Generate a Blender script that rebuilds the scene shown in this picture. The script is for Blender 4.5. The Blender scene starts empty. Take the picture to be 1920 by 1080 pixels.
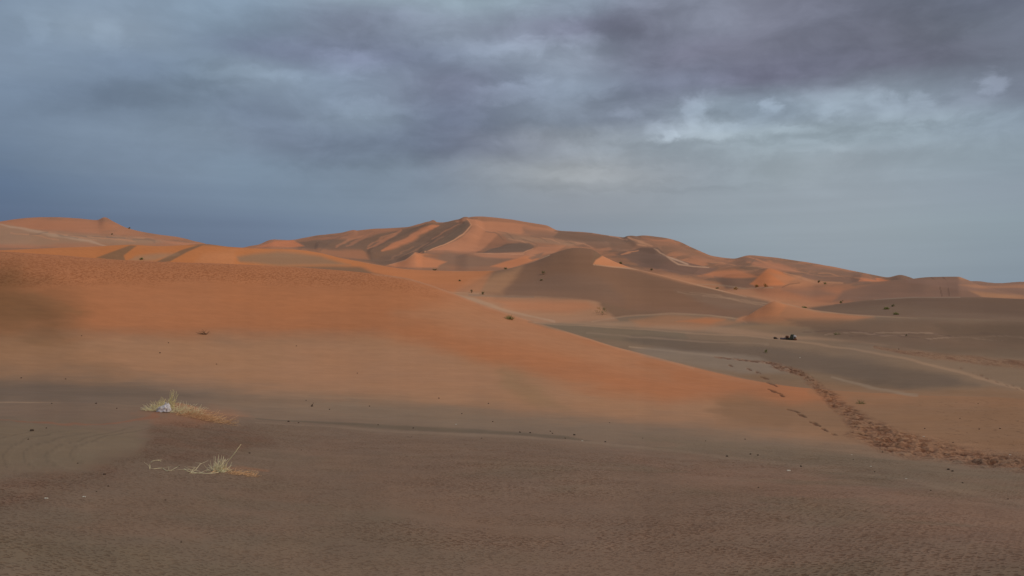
import bpy, bmesh, math, random
import numpy as np
from mathutils import Vector, Matrix
R = math.radians
random.seed(7)
sc = bpy.context.scene
col = sc.collection

# ------------------------------------------------------------------ camera, light, exposure
EYE = 1.75                    # eye height above the sand underfoot
F = 1507.0                    # focal length in pixels of a 1920-wide picture
cam_d = bpy.data.cameras.new('camera'); cam = bpy.data.objects.new('camera', cam_d); col.objects.link(cam)
cam.location = (0, 0, EYE); cam.rotation_euler = (R(90), 0, 0)
cam_d.sensor_width = 36.0; cam_d.lens = 36.0*F/1920.0
cam_d.clip_start = 0.05; cam_d.clip_end = 30000
sc.camera = cam
sc.view_settings.view_transform = 'Standard'; sc.view_settings.look = 'None'
sc.view_settings.exposure = 0; sc.view_settings.gamma = 1
SUN_EL, SUN_AZ = R(38), R(100)         # azimuth clockwise from +Y (view direction)
sd = bpy.data.lights.new('sun', 'SUN'); sd.energy = 1.25; sd.angle = R(28); sd.color = (1.0, 0.86, 0.70)
so = bpy.data.objects.new('sun', sd); col.objects.link(so)
to_sun = Vector((math.sin(SUN_AZ)*math.cos(SUN_EL), math.cos(SUN_AZ)*math.cos(SUN_EL), math.sin(SUN_EL)))
so.rotation_euler = to_sun.to_track_quat('Z', 'Y').to_euler()

def lin(c):
    out = []
    for v in c:
        v = v/255.0
        out.append(v/12.92 if v <= 0.04045 else ((v+0.055)/1.055)**2.4)
    return np.array(out)

# ------------------------------------------------------------------ node helper
class NT:
    def __init__(s, nt): s.nt = nt; s.n = nt.nodes; s.l = nt.links
    def new(s, t, **kw):
        n = s.n.new(t)
        for k, v in kw.items(): setattr(n, k, v)
        return n
    def put(s, sock, v):
        if isinstance(v, bpy.types.NodeSocket): s.l.new(v, sock)
        elif v is not None: sock.default_value = v
    def m(s, op, a, b=None, c=None, clamp=False):
        n = s.new('ShaderNodeMath', operation=op, use_clamp=clamp)
        s.put(n.inputs[0], a); s.put(n.inputs[1], b)
        if c is not None: s.put(n.inputs[2], c)
        return n.outputs[0]
    def mix(s, f, a, b, mode='MIX'):
        n = s.new('ShaderNodeMix', data_type='RGBA', blend_type=mode)
        s.put(n.inputs['Factor'], f); s.put(n.inputs[6], a); s.put(n.inputs[7], b)
        return n.outputs[2]
    def rng(s, v, a, b, c=0.0, d=1.0, smooth=True):
        n = s.new('ShaderNodeMapRange', interpolation_type='SMOOTHSTEP' if smooth else 'LINEAR')
        s.put(n.inputs[0], v)
        for i, q in enumerate((a, b, c, d)): n.inputs[i+1].default_value = q
        return n.outputs[0]
    def noise(s, vec, scale, detail=4, rough=0.55, dist=0.0):
        n = s.new('ShaderNodeTexNoise'); s.put(n.inputs['Vector'], vec)
        n.inputs['Scale'].default_value = scale; n.inputs['Detail'].default_value = detail
        n.inputs['Roughness'].default_value = rough; n.inputs['Distortion'].default_value = dist
        return n.outputs['Fac']
    def mapping(s, vec, scale=(1, 1, 1), rot=(0, 0, 0), loc=(0, 0, 0)):
        n = s.new('ShaderNodeMapping'); s.put(n.inputs[0], vec)
        n.inputs['Scale'].default_value = scale; n.inputs['Rotation'].default_value = rot; n.inputs['Location'].default_value = loc
        return n.outputs[0]

# ------------------------------------------------------------------ sky: Nishita behind a layer of storm cloud
W = bpy.data.worlds.new('World'); sc.world = W; W.use_nodes = True
W.node_tree.nodes.clear(); T = NT(W.node_tree)
out = T.new('ShaderNodeOutputWorld'); bg = T.new('ShaderNodeBackground'); T.l.new(bg.outputs[0], out.inputs[0])
nish = T.new('ShaderNodeTexSky', sky_type='NISHITA', sun_disc=False, sun_elevation=SUN_EL, sun_rotation=SUN_AZ)
SX = np.arange(0, 1921, 120)
SKY = {   # colour of the cloud layer over the direction it is seen in
0:   [(124,142,163),(134,152,172),(134,150,168),(136,156,176),(134,153,172),(144,162,176),(150,168,180),(149,167,180),(148,165,178),(138,152,168),(128,134,151),(133,140,156),(129,132,148),(116,119,136),(104,108,121),(103,110,126),(110,114,132)],
50:  [(126,142,160),(138,155,172),(138,152,168),(134,152,170),(124,140,158),(116,120,142),(122,130,150),(140,152,168),(136,144,162),(124,128,148),(118,120,137),(130,136,152),(120,122,138),(113,117,133),(106,108,121),(108,115,128),(112,118,132)],
100: [(126,142,162),(132,150,170),(128,145,164),(118,136,156),(112,122,144),(124,134,156),(120,128,150),(130,142,162),(142,154,170),(140,150,166),(118,121,139),(121,122,140),(114,116,132),(111,113,129),(104,104,118),(106,110,124),(110,116,130)],
150: [(128,146,168),(114,130,150),(110,124,150),(124,142,160),(136,152,168),(134,150,170),(122,134,152),(118,122,142),(122,130,150),(138,152,168),(124,130,150),(126,132,152),(116,116,136),(116,120,138),(110,112,128),(116,120,136),(118,124,140)],
200: [(118,136,158),(116,132,152),(118,134,152),(122,138,156),(120,134,154),(124,138,156),(138,154,168),(114,122,146),(140,154,170),(128,140,156),(122,128,148),(140,154,168),(134,148,164),(146,160,172),(148,164,176),(142,158,172),(134,148,164)],
250: [(112,128,150),(118,134,152),(124,140,160),(124,140,156),(122,134,154),(118,130,150),(118,132,150),(112,120,142),(122,128,148),(138,148,162),(138,150,162),(150,162,170),(144,158,168),(146,160,170),(148,162,172),(144,158,170),(138,152,164)],
300: [(104,122,146),(112,128,148),(122,138,158),(124,140,158),(124,142,160),(122,136,156),(118,132,150),(118,126,146),(146,153,160),(158,163,166),(149,157,164),(142,152,164),(150,162,168),(150,160,168),(148,160,170),(146,160,170),(140,154,166)],
350: [(92,110,138),(104,122,144),(114,130,154),(120,136,156),(122,140,160),(124,140,156),(126,142,156),(134,146,158),(146,152,159),(156,160,164),(154,158,164),(148,158,166),(150,160,170),(152,162,172),(150,160,170),(144,156,168),(140,152,164)],
400: [(90,107,134),(96,112,137),(104,120,143),(109,125,147),(114,130,151),(118,134,154),(122,136,156),(128,140,156),(136,146,158),(138,146,158),(142,152,162),(148,158,168),(150,160,168),(150,160,168),(148,160,168),(144,158,168),(140,154,164)],
450: [(88,102,129),(89,104,131),(93,108,134),(97,112,137),(100,114,140),(108,126,150),(114,130,150),(120,134,152),(130,140,156),(134,144,156),(138,148,158),(142,154,164),(146,158,168),(148,158,168),(146,158,168),(142,154,164),(136,150,162)],
560: [(86,100,128),(87,102,129),(90,105,131),(94,109,134),(97,112,138),(104,122,148),(110,126,148),(118,132,150),(126,138,152),(130,140,154),(134,146,156),(138,150,160),(140,152,162),(140,152,162),(138,150,162),(134,148,160),(130,144,158)],
}
SY = np.array(sorted(SKY)); SG = np.array([[lin(c) for c in SKY[y]] for y in SY])
def sky_at(az, el):
    px = 960+F*math.tan(az); py = 540-F*math.tan(el)/math.cos(az)
    fx = np.clip(px/120.0, 0, 15.999); ix = int(fx); fx -= ix
    py = np.clip(py, 0, 559.9); iy = int(np.searchsorted(SY, py, side='right'))-1; iy = min(iy, len(SY)-2)
    fy = (py-SY[iy])/(SY[iy+1]-SY[iy])
    return (SG[iy, ix]*(1-fx)+SG[iy, ix+1]*fx)*(1-fy)+(SG[iy+1, ix]*(1-fx)+SG[iy+1, ix+1]*fx)*fy
tc = T.new('ShaderNodeTexCoord'); sep = T.new('ShaderNodeSeparateXYZ'); T.l.new(tc.outputs['Generated'], sep.inputs[0])
dx, dy, dz = sep.outputs
az = T.m('ARCTAN2', dx, dy); el = T.m('ARCSINE', dz)
cmb = T.new('ShaderNodeCombineXYZ'); T.l.new(T.m('MULTIPLY', az, 1.0), cmb.inputs[0]); T.l.new(T.m('MULTIPLY', el, 2.6), cmb.inputs[1])
ang = cmb.outputs[0]
upw = T.rng(el, 0.02, 0.20)
n1 = T.noise(ang, 5.0, 5, 0.55, 0.3); n2 = T.noise(T.mapping(ang, loc=(5.3, 2.1, 0)), 5.0, 5, 0.55, 0.3)
az_w = T.m('ADD', az, T.m('MULTIPLY', T.m('SUBTRACT', n1, 0.5), T.m('MULTIPLY', upw, 0.085)))
el_w = T.m('ADD', el, T.m('MULTIPLY', T.m('SUBTRACT', n2, 0.5), T.m('MULTIPLY', upw, 0.045)))
f_az = T.rng(az_w, R(-40), R(40), smooth=False)
rows = [R(0.0+2*i) for i in range(11)]
acc = None
for i, e in enumerate(rows):
    cr = T.new('ShaderNodeValToRGB'); cr.color_ramp.interpolation = 'B_SPLINE'
    N = 26; els = cr.color_ramp.elements
    for k in range(N):
        a = -40+80*k/(N-1); c = sky_at(R(max(-33, min(33, a))), e)
        if k < 2: q = els[k]; q.position = k/(N-1)
        else: q = els.new(k/(N-1))
        if k == 1: q.position = 1/(N-1)
        q.color = (*c, 1)
    T.l.new(f_az, cr.inputs[0])
    acc = cr.outputs[0] if acc is None else T.mix(T.rng(el_w, rows[i-1], e, smooth=True), acc, cr.outputs[0])
zen = T.rng(el, R(20), R(40))
acc = T.mix(zen, acc, (*lin((164, 167, 174)), 1))
# banks and breaks in the cloud: soft darker and brighter masses with torn edges
nf1 = T.noise(T.mapping(ang, scale=(1, .62, 1)), 22.0, 6, 0.62, 0.3); nf2 = T.noise(T.mapping(ang, scale=(1, .62, 1), loc=(2, 9, 0)), 22.0, 6, 0.62, 0.3)
c2 = T.new('ShaderNodeCombineXYZ')
T.l.new(T.m('ADD', T.m('ADD', az, T.m('MULTIPLY', T.m('SUBTRACT', n1, 0.5), 0.03)), T.m('MULTIPLY', T.m('SUBTRACT', nf1, 0.5), 0.062)), c2.inputs[0])
T.l.new(T.m('ADD', T.m('ADD', el, T.m('MULTIPLY', T.m('SUBTRACT', n2, 0.5), 0.015)), T.m('MULTIPLY', T.m('SUBTRACT', nf2, 0.5), 0.040)), c2.inputs[1])
BL = [(330,158,230,34,14,-.13),(640,72,230,40,-3,-.11),(1120,42,230,28,0,-.12),(1170,100,90,70,0,-.10),(870,218,150,46,0,-.15),(700,288,240,26,2,-.09),
(940,138,150,26,0,-.11),(1650,80,300,90,0,-.10),(1400,165,150,34,-8,-.11),(1190,192,130,26,0,-.13),(1240,268,110,13,0,-.08),(1500,222,80,10,0,-.10),(1345,222,70,10,0,-.10),
(1690,186,230,12,0,-.08),(1640,242,160,8,0,-.06),(1180,352,260,8,0,-.05),(560,205,220,16,0,-.05),(1040,245,150,20,0,-.09),(200,215,200,30,0,-.03),
(655,112,60,26,0,.22),(705,202,100,19,0,.19),(1078,68,46,28,-20,.20),(1100,140,110,32,0,.15),(950,177,84,20,8,.20),(450,142,160,16,4,.13),(1302,208,30,26,0,.36),
(1240,246,36,20,0,.30),(1318,246,60,20,0,.28),(1430,238,90,22,0,.20),(1446,200,20,14,0,.32),(1570,190,90,28,0,.20),(1750,204,130,28,0,.14),(1856,154,32,20,0,.36),
(1120,326,230,12,0,.09),(1060,288,110,16,0,.08),(205,72,44,34,0,.10),(70,52,34,28,0,.09),(880,90,200,16,3,.13),(740,14,150,24,0,.05),(1600,275,200,14,0,.07),
(1480,150,30,20,0,.10),(1660,180,26,16,0,.18),(1720,178,24,14,0,.2),(1500,90,60,24,0,.05),(1180,214,34,12,0,.18),(600,95,70,16,0,.08),(1290,232,26,22,0,.14),(1250,252,16,12,0,.22),(1140,256,26,20,0,.14),(1500,245,44,12,0,.12),(1560,205,40,18,0,.12),(1690,206,60,22,0,.10),(1330,190,44,14,0,.10),(1600,128,34,22,0,.05),(1478,120,30,22,0,.06),(1352,150,40,14,0,.10),(1012,150,30,10,0,.10),(1500,280,120,12,0,.06),(1280,290,120,14,0,-.04),(1420,228,60,7,0,-.08),(1370,262,140,8,0,-.06),(1800,226,90,10,0,-.06),(900,290,200,18,0,-.05),(520,75,60,18,0,.05),(430,240,140,10,0,-.03),(640,310,180,14,0,-.03),(1080,180,60,12,0,.06),(980,90,60,14,0,.08)]
gain = None
for bx, by, rx, ry, rot, g in BL:
    a0 = math.atan((bx-960)/F); e0 = math.atan((540-by)/F*math.cos(a0)); sx = F/rx/math.cos(a0)**2*1.0; sy = F/ry/math.cos(a0)
    mp = T.new('ShaderNodeMapping', vector_type='TEXTURE'); T.l.new(c2.outputs[0], mp.inputs[0])
    mp.inputs['Location'].default_value = (a0, e0, 0); mp.inputs['Rotation'].default_value = (0, 0, R(rot)); mp.inputs['Scale'].default_value = (1.35/sx, 1.35/sy, 1)
    gt = T.new('ShaderNodeTexGradient', gradient_type='SPHERICAL'); T.l.new(mp.outputs[0], gt.inputs[0])
    k = T.m('MULTIPLY', T.rng(gt.outputs['Fac'], 0.0, 0.70), g*(1.0 if by > 185 else 1.15))
    gain = k if gain is None else T.m('ADD', gain, k)
cp = T.mapping(ang, scale=(1, .75, 1))
b1 = T.noise(cp, 13.0, 7, 0.6, 0.4); b2 = T.noise(T.mapping(ang, scale=(0.5, 1.4, 1), loc=(3, 1, 0)), 9.0, 5, 0.5, 0.1)
bil = T.m('ADD', T.rng(b1, 0.34, 0.70, -0.085, 0.12), T.rng(b2, 0.3, 0.7, -0.04, 0.04))
bw = T.m('MULTIPLY', T.rng(el, R(4), R(11)), T.rng(az, R(-34), R(2), 0.45, 1.0))
gain = T.m('ADD', T.m('ADD', T.rng(el, R(5), R(16), 1.0, 1.03), gain), T.m('MULTIPLY', bil, bw))
wsp = T.noise(T.mapping(ang, scale=(0.35, 3.0, 1), loc=(1, 7, 0)), 8.0, 4, 0.5)
gain = T.m('MULTIPLY', gain, T.rng(wsp, 0.3, 0.7, 0.98, 1.02))
g3 = T.new('ShaderNodeCombineXYZ')
for i in range(3): T.l.new(gain, g3.inputs[i])
acc = T.mix(1.0, acc, g3.outputs[0], 'MULTIPLY')
nb = T.mix(1.0, nish.outputs[0], (0.07, 0.07, 0.07, 1), 'MULTIPLY')
T.l.new(T.mix(0.95, nb, acc), bg.inputs[0]); bg.inputs[1].default_value = 1.0

# ------------------------------------------------------------------ numpy noise
def _hash(ix, iy, seed):
    h = (ix.astype(np.int64)*374761393 + iy.astype(np.int64)*668265263 + seed*974634777) & 0x7fffffff
    h = ((h ^ (h >> 13))*1274126177) & 0x7fffffff
    return ((h ^ (h >> 16)) & 0xffffff)/float(0xffffff)
def vnoise(x, y, seed=0):
    ix = np.floor(x); iy = np.floor(y); fx = x-ix; fy = y-iy
    fx = fx*fx*fx*(fx*(fx*6-15)+10); fy = fy*fy*fy*(fy*(fy*6-15)+10)
    a = _hash(ix, iy, seed); b = _hash(ix+1, iy, seed); c = _hash(ix, iy+1, seed); d = _hash(ix+1, iy+1, seed)
    return (a*(1-fx)+b*fx)*(1-fy)+(c*(1-fx)+d*fx)*fy
def fbm(x, y, oct=4, seed=0, gain=0.5):
    s = 0; a = 1.0; t = 0
    for o in range(oct):
        s = s+a*(vnoise(x*2**o+17.3*o, y*2**o-9.1*o, seed+o)-0.5); t += a; a *= gain
    return s/t*2
def sstep(a, b, v):
    t = np.clip((v-a)/(b-a), 0, 1); return t*t*(3-2*t)

# monotone cubic through control points
def pslopes(x, y):
    h = np.diff(x, axis=0); d = np.diff(y, axis=0)/h
    m = np.zeros_like(y)
    w1 = 2*h[1:]+h[:-1]; w2 = h[1:]+2*h[:-1]
    ok = d[:-1]*d[1:] > 0
    with np.errstate(divide='ignore', invalid='ignore'):
        hm = (w1+w2)/(w1/d[:-1]+w2/d[1:])
    m[1:-1] = np.where(ok, hm, 0)
    m[0] = d[0]; m[-1] = d[-1]
    return m
def curve(pts):
    p = np.array(sorted(pts), float); x = p[:, 0]; y = p[:, 1]; m = pslopes(x[:, None], y[:, None])[:, 0]
    def f(q):
        q = np.clip(q, x[0], x[-1]); i = np.clip(np.searchsorted(x, q, side='right')-1, 0, len(x)-2)
        h = x[i+1]-x[i]; t = (q-x[i])/h
        return (2*t**3-3*t**2+1)*y[i]+(t**3-2*t**2+t)*h*m[i]+(-2*t**3+3*t**2)*y[i+1]+(t**3-t**2)*h*m[i+1]
    return f

# ------------------------------------------------------------------ the dunes: ridge and hollow lines, each at its own distance
# every line: distance along azimuth, and the sight-line height (px of a 1920x1080 frame) used to find its height in metres
C1 = [(-300,462),(0,472),(100,478),(200,486),(300,491),(400,494),(500,498),(600,504),(700,513),(760,521),(800,532),(850,550),(900,570),(950,587),(1000,603),(1050,618),(1100,634),(1150,650),(1200,663),(1300,689),(1400,712),(1500,727),(1600,734),(1920,748)]
SKYL = [(-300,440),(-100,430),(0,416),(60,409),(100,408),(150,411),(182,414),(196,409),(212,417),(240,430),(290,440),(340,448),(370,456),(440,468),(480,462),(515,451),(540,452),(600,443),(650,437),(700,430),(760,427),(785,421),(805,416),(830,418),(860,412),(900,407),(950,411),(1000,419),(1025,423),(1047,433),(1100,436),(1150,444),(1175,447),(1205,443),(1240,447),(1270,454),(1300,467),(1340,482),(1375,486),(1405,480),(1440,483),(1500,491),(1560,501),(1610,511),(1640,517),(1700,526),(1760,529),(1830,528),(1870,532),(1920,529),(2200,532)]
C4 = [(-300,476),(0,470),(100,466),(180,463),(240,460),(300,463),(340,461),(382,458),(430,463),(480,466),(540,468),(600,475),(640,484),(700,495),(760,504),(850,509),(930,508),(970,500),(1000,491),(1040,474),(1080,465),(1108,468),(1130,481),(1180,502),(1230,514),(1300,532),(1380,551),(1440,563),(1500,577),(1560,572),(1640,562),(1720,557),(1800,557),(1920,562)]
C5 = [(-300,480),(0,476),(480,474),(600,484),(700,494),(740,489),(778,474),(792,481),(850,484),(880,478),(930,479),(985,477),(1005,480),(1050,488),(1100,498),(1200,506),(1240,507),(1310,519),(1340,520),(1380,513),(1410,510),(1442,504),(1480,515),(1530,529),(1600,531),(1660,528),(1700,525),(1740,521),(1795,520),(1812,525),(1835,535),(1870,545),(1920,557),(2200,565)]
C6 = [(-300,470),(0,465),(400,472),(520,476),(600,478),(700,487),(800,478),(900,470),(985,457),(1010,460),(1050,463),(1100,470),(1165,472),(1200,478),(1240,481),(1300,497),(1340,504),(1400,500),(1480,508),(1550,519),(1592,519),(1616,514),(1650,521),(1668,519),(1688,515),(1705,519),(1722,525),(1920,536)]
def rr(*p): return curve(p)
c1f = curve(C1); c4f = curve(C4); c5f = curve(C5); c6f = curve(C6); skf = curve(SKYL); sk2 = curve([q for q in SKYL if q[0] not in (182, 196, 785, 805, 830, 1025, 1047)])
r4 = rr((0,19),(500,17),(1080,15),(1500,13),(1920,10.5)); y4 = curve([(-200,757),(150,757),(300,768),(400,782),(500,795),(700,805),(900,815),(1080,826),(1300,851),(1500,874),(1700,902),(1920,945)])
r8 = rr((-300,58),(0,55),(400,52),(850,46),(1100,42),(1400,38),(1600,38),(1920,34))
r11 = rr((0,84),(600,80),(1000,82),(1450,76),(1600,65),(1750,56),(1920,48))
r18 = rr((-300,130),(0,135),(400,140),(640,170),(850,210),(1080,225),(1400,210),(1920,190))
def mixr(k): return lambda p: r11(p)*(r18(p)/r11(p))**k
r27 = rr((-300,650),(0,700),(440,820),(500,900),(900,1000),(1300,900),(1600,950),(1720,1250),(1920,1400))
r21 = rr((0,260),(500,300),(780,450),(1000,460),(1200,400),(1440,330),(1920,300))
r24 = rr((0,400),(500,480),(780,640),(900,680),(1100,610),(1500,480),(1920,480))
KN = [ # (name, r, y, rows in the stretch up to it)
('y', lambda p: 0*p+5.4, curve([(0,1088),(1920,1084)]), 14),
('z', lambda p: (5.4+r4(p))/2, None, 34),
('y', r4, y4, 60),
('y', rr((0,26),(900,24),(1400,22),(1700,18.5),(1920,15.5)), curve([(0,735),(400,745),(900,760),(1400,796),(1700,846),(1920,885)]), 50),
('y', rr((0,33),(900,31),(1200,28.5),(1400,29),(1600,27.5),(1920,23.5)), curve([(0,690),(600,694),(900,704),(1200,742),(1400,757),(1600,774),(1920,812)]), 50),
('y', rr((0,38),(600,37),(850,36),(1100,35),(1400,34),(1600,33.5),(1920,29)), curve([(-300,622),(0,628),(600,630),(850,644),(1100,684),(1400,728),(1600,743),(1920,772)]), 60),
('y', r8, lambda p: c1f(p), 120),
('y', lambda p: r8(p)*1.22, lambda p: c1f(p)+curve([(0,60),(800,35),(1000,22),(1200,6),(1350,0),(1500,-8),(1920,-5)])(p), 8),
('y', rr((0,76),(400,70),(850,62),(1000,62),(1200,56),(1440,50),(1600,49),(1920,43.5)), curve([(0,600),(850,625),(1000,646),(1100,650),(1200,654),(1300,663),(1440,683),(1600,705),(1750,722),(1920,738)]), 22),
('y', r11, curve([(0,580),(850,585),(1000,606),(1100,611),(1200,617),(1300,624),(1400,630),(1500,639),(1600,653),(1700,671),(1800,696),(1920,730)]), 34),
('y', mixr(.16), curve([(0,576),(900,592),(1000,604),(1200,615),(1400,630),(1500,638),(1600,644),(1750,657),(1920,690)]), 12),
('y', mixr(.34), curve([(0,572),(900,585),(1000,599),(1100,603),(1200,606),(1300,610),(1400,612),(1500,608),(1600,612),(1750,622),(1920,650)]), 20),
('y', mixr(.5), curve([(0,565),(800,572),(900,583),(1000,598),(1100,600),(1170,594),(1260,588),(1330,591),(1390,597),(1420,581),(1455,565),(1490,574),(1530,582),(1600,590),(1700,595),(1800,597),(1920,602)]), 26),
('y', mixr(.6), curve([(0,560),(800,565),(900,575),(1000,592),(1100,597),(1170,597),(1260,593),(1330,596),(1390,600),(1455,582),(1530,586),(1600,592),(1700,594),(1800,595),(1920,598)]), 8),
('y', mixr(.73), curve([(0,530),(700,545),(835,549),(1000,555),(1100,562),(1200,580),(1300,586),(1400,592),(1455,580),(1530,583),(1600,586),(1750,589),(1920,592)]), 20),
('y', mixr(.87), curve([(0,505),(600,515),(850,534),(1000,528),(1080,518),(1200,548),(1300,564),(1400,576),(1500,579),(1600,576),(1750,573),(1920,576)]), 34),
('y', r18, lambda p: c4f(p), 44),
('y', lambda p: r18(p)*1.18, lambda p: c4f(p)+curve([(0,22),(640,8),(900,4),(1080,25),(1300,8),(1500,-3),(1700,7),(1920,7)])(p), 6),
('y', lambda p: r21(p)*.82, lambda p: c5f(p)+curve([(0,8),(640,6),(760,14),(800,18),(950,22),(1100,14),(1250,18),(1440,36),(1560,28),(1760,34),(1860,16),(1920,8)])(p), 10),
('y', r21, lambda p: c5f(p), 34),
('y', lambda p: r21(p)*1.13, lambda p: c5f(p)+curve([(0,3),(700,2),(780,8),(850,2),(1000,2),(1380,3),(1440,9),(1500,3),(1770,14),(1920,6)])(p), 6),
('y', lambda p: r24(p)*.88, lambda p: c6f(p)+curve([(0,6),(700,2),(900,4),(1000,14),(1200,18),(1300,12),(1440,12),(1616,12),(1700,7),(1920,8)])(p), 12),
('y', r24, lambda p: c6f(p), 28),
('y', lambda p: r24(p)*1.08, lambda p: c6f(p)+curve([(0,1),(700,-1),(960,0),(1000,5),(1200,3),(1616,5),(1690,6),(1760,1)])(p), 5),
('y', lambda p: (r24(p)*.52+r27(p)*.48), lambda p: c6f(p)*.5+sk2(p)*.5, 36),
('y', r27, lambda p: skf(p), 44),
('y', lambda p: r27(p)*1.25, lambda p: skf(p)+18, 5),
('z', lambda p: 0*p+3200, -6.0, 8),
('z', lambda p: 0*p+12000, -20.0, 4),
]
pxs = np.arange(-70, 1991, 1.7)
azc = np.arctan((pxs-960)/F)
def sidecols(a0, a1, n): return a0+(a1-a0)*np.linspace(0, 1, n+1)[1:]**1.7
azL = sidecols(azc[0], -math.pi, 90)[::-1]; azR = sidecols(azc[-1], math.pi, 90)
AZ = np.concatenate([azL, azc, azR]); NC = len(AZ)
azcl = np.clip(AZ, R(-42), R(42)); P = 960+F*np.tan(azcl)
back = sstep(R(55), R(150), np.abs(AZ))
kr = [np.full(NC, 0.05), np.full(NC, 1.2)]; kz = [np.full(NC, -EYE), np.full(NC, -EYE-0.02)]
for typ, rf, yf, n in KN:
    r = rf(P)+0.0; r = r*(1-back)+back*0.5*(r[0]+r[-1])
    if typ == 'z' and yf is None: z = None
    elif typ == 'z': z = np.full(NC, float(yf))
    else:
        z = (540-yf(P))/F*r*np.cos(azcl)
    kr.append(r); kz.append(z)
kz[3] = (kz[2]+kz[4])/2+0.04
for i in range(len(kz)): kz[i] = kz[i]*(1-back)+back*0.5*(kz[i][0]+kz[i][-1])
kr = np.array(kr); kz = np.array(kz)
for i in range(1, len(kr)): kr[i] = np.maximum(kr[i], kr[i-1]*1.03)
# on a slope that keeps climbing the ridge line is softened; a true crest keeps its zero slope
mz = pslopes(kr, kz)
NR = [6, 8]+[k[3] for k in KN]; NR = NR[1:]
rows_r, rows_z, rows_g = [kr[0]], [kz[0]], [0]
for s in range(len(kr)-1):
    n = NR[s] if s > 0 else 5
    h = kr[s+1]-kr[s]
    for j in range(1, n+1):
        u = j/n
        if s in (1, 2, 3, 27, 28): rj = kr[s]*(kr[s+1]/kr[s])**u
        else: rj = kr[s]+h*u
        t = (rj-kr[s])/h
        z = (2*t**3-3*t**2+1)*kz[s]+(t**3-2*t**2+t)*h*mz[s]+(-2*t**3+3*t**2)*kz[s+1]+(t**3-t**2)*h*mz[s+1]
        rows_r.append(rj); rows_z.append(z); rows_g.append(s)
RR = np.array(rows_r); ZZ = np.array(rows_z); SEG = np.array(rows_g)[:, None]*np.ones((1, NC), int)
NRW = len(RR); AA = np.ones((NRW, 1))*AZ[None, :]
X = RR*np.sin(AA); Y = RR*np.cos(AA)
front = np.cos(AA) > 0.35
ca = np.where(front, np.cos(AA), 1.0)
PX = np.where(front, 960+F*np.tan(np.where(front, AA, 0)), np.where(AA > 0, 5000, -3000))
def pyof(z): return np.where(front, 540-F*z/np.maximum(RR*ca, .01), 2000)
PY = pyof(ZZ)
# group of a vertex: A near sand and big dune, B hollow, C dark hill and low ridges, D, E middle dunes, M mountain
GRP = np.digitize(SEG, [8, 14, 18, 21, 24])       # 0..5
GA, GB, GC, GD, GE, GM = [GRP == k for k in range(6)]

# --- signed distance to polygons and polylines, measured in sight-line pixels
def warp(w, seed, sx=60, sy=14):
    return w*fbm(PX/sx, PY/sy, 3, seed)
def poly_mask(pts, soft, sel, wx=0.0, wy=0.0, seed=1, sx=70, sy=16):
    pts = np.array(pts, float)
    m = np.zeros(PX.shape)
    x0, y0 = pts.min(0)-soft*2-abs(wx); x1, y1 = pts.max(0)+soft*2+abs(wx)
    idx = np.nonzero(sel & (PX > x0) & (PX < x1) & (PY > y0-abs(wy)) & (PY < y1+abs(wy)))
    x = PX[idx]; y = PY[idx]
    if wx or wy:
        a = fbm(x/sx, y/sy, 4, seed); b = fbm(x/sx+31, y/sy+7, 4, seed+9)
        x = x+wx*a; y = y+wy*b
    d2 = np.full(x.shape, 1e9); ins = np.zeros(x.shape, bool)
    n = len(pts)
    for i in range(n):
        ax, ay = pts[i]; bx, by = pts[(i+1) % n]
        ex, ey = bx-ax, by-ay; L = ex*ex+ey*ey+1e-9
        t = np.clip(((x-ax)*ex+(y-ay)*ey)/L, 0, 1)
        d2 = np.minimum(d2, (x-ax-t*ex)**2+(y-ay-t*ey)**2)
        if ay != by: ins ^= ((ay > y) != (by > y)) & (x < ex*(y-ay)/ey+ax)
    d = np.sqrt(d2)*np.where(ins, 1, -1)
    m[idx] = sstep(-soft, soft, d)
    return m
def line_mask(pts, wid, sel, wy=0.0, seed=1, sx=50, sy=10, side=0):
    """0..1 falling off from a polyline; wid may be a list (one per point); side -1 / 1 keeps one side"""
    pts = np.array(pts, float); wd = np.array(wid, float) if np.ndim(wid) else np.full(len(pts), float(wid))
    m = np.zeros(PX.shape); q = wd.max()*2+abs(wy)
    idx = np.nonzero(sel & (PX > pts[:, 0].min()-q) & (PX < pts[:, 0].max()+q) & (PY > pts[:, 1].min()-q) & (PY < pts[:, 1].max()+q))
    x = PX[idx]; y = PY[idx]
    if wy: y = y+wy*fbm(x/sx, y/sy, 3, seed)
    best = np.full(x.shape, 1e9)
    for i in range(len(pts)-1):
        ax, ay = pts[i]; bx, by = pts[i+1]; ex, ey = bx-ax, by-ay; L = ex*ex+ey*ey+1e-9
        t = np.clip(((x-ax)*ex+(y-ay)*ey)/L, 0, 1); w = wd[i]*(1-t)+wd[i+1]*t
        s = ex*(y-ay)-ey*(x-ax)
        d = np.hypot(x-ax-t*ex, y-ay-t*ey)/np.maximum(w, .01)
        if side: d = np.where(s*side < 0, d*6, d)
        best = np.minimum(best, d)
    m[idx] = 1-sstep(0.25, 1.0, best)
    return m

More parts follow.
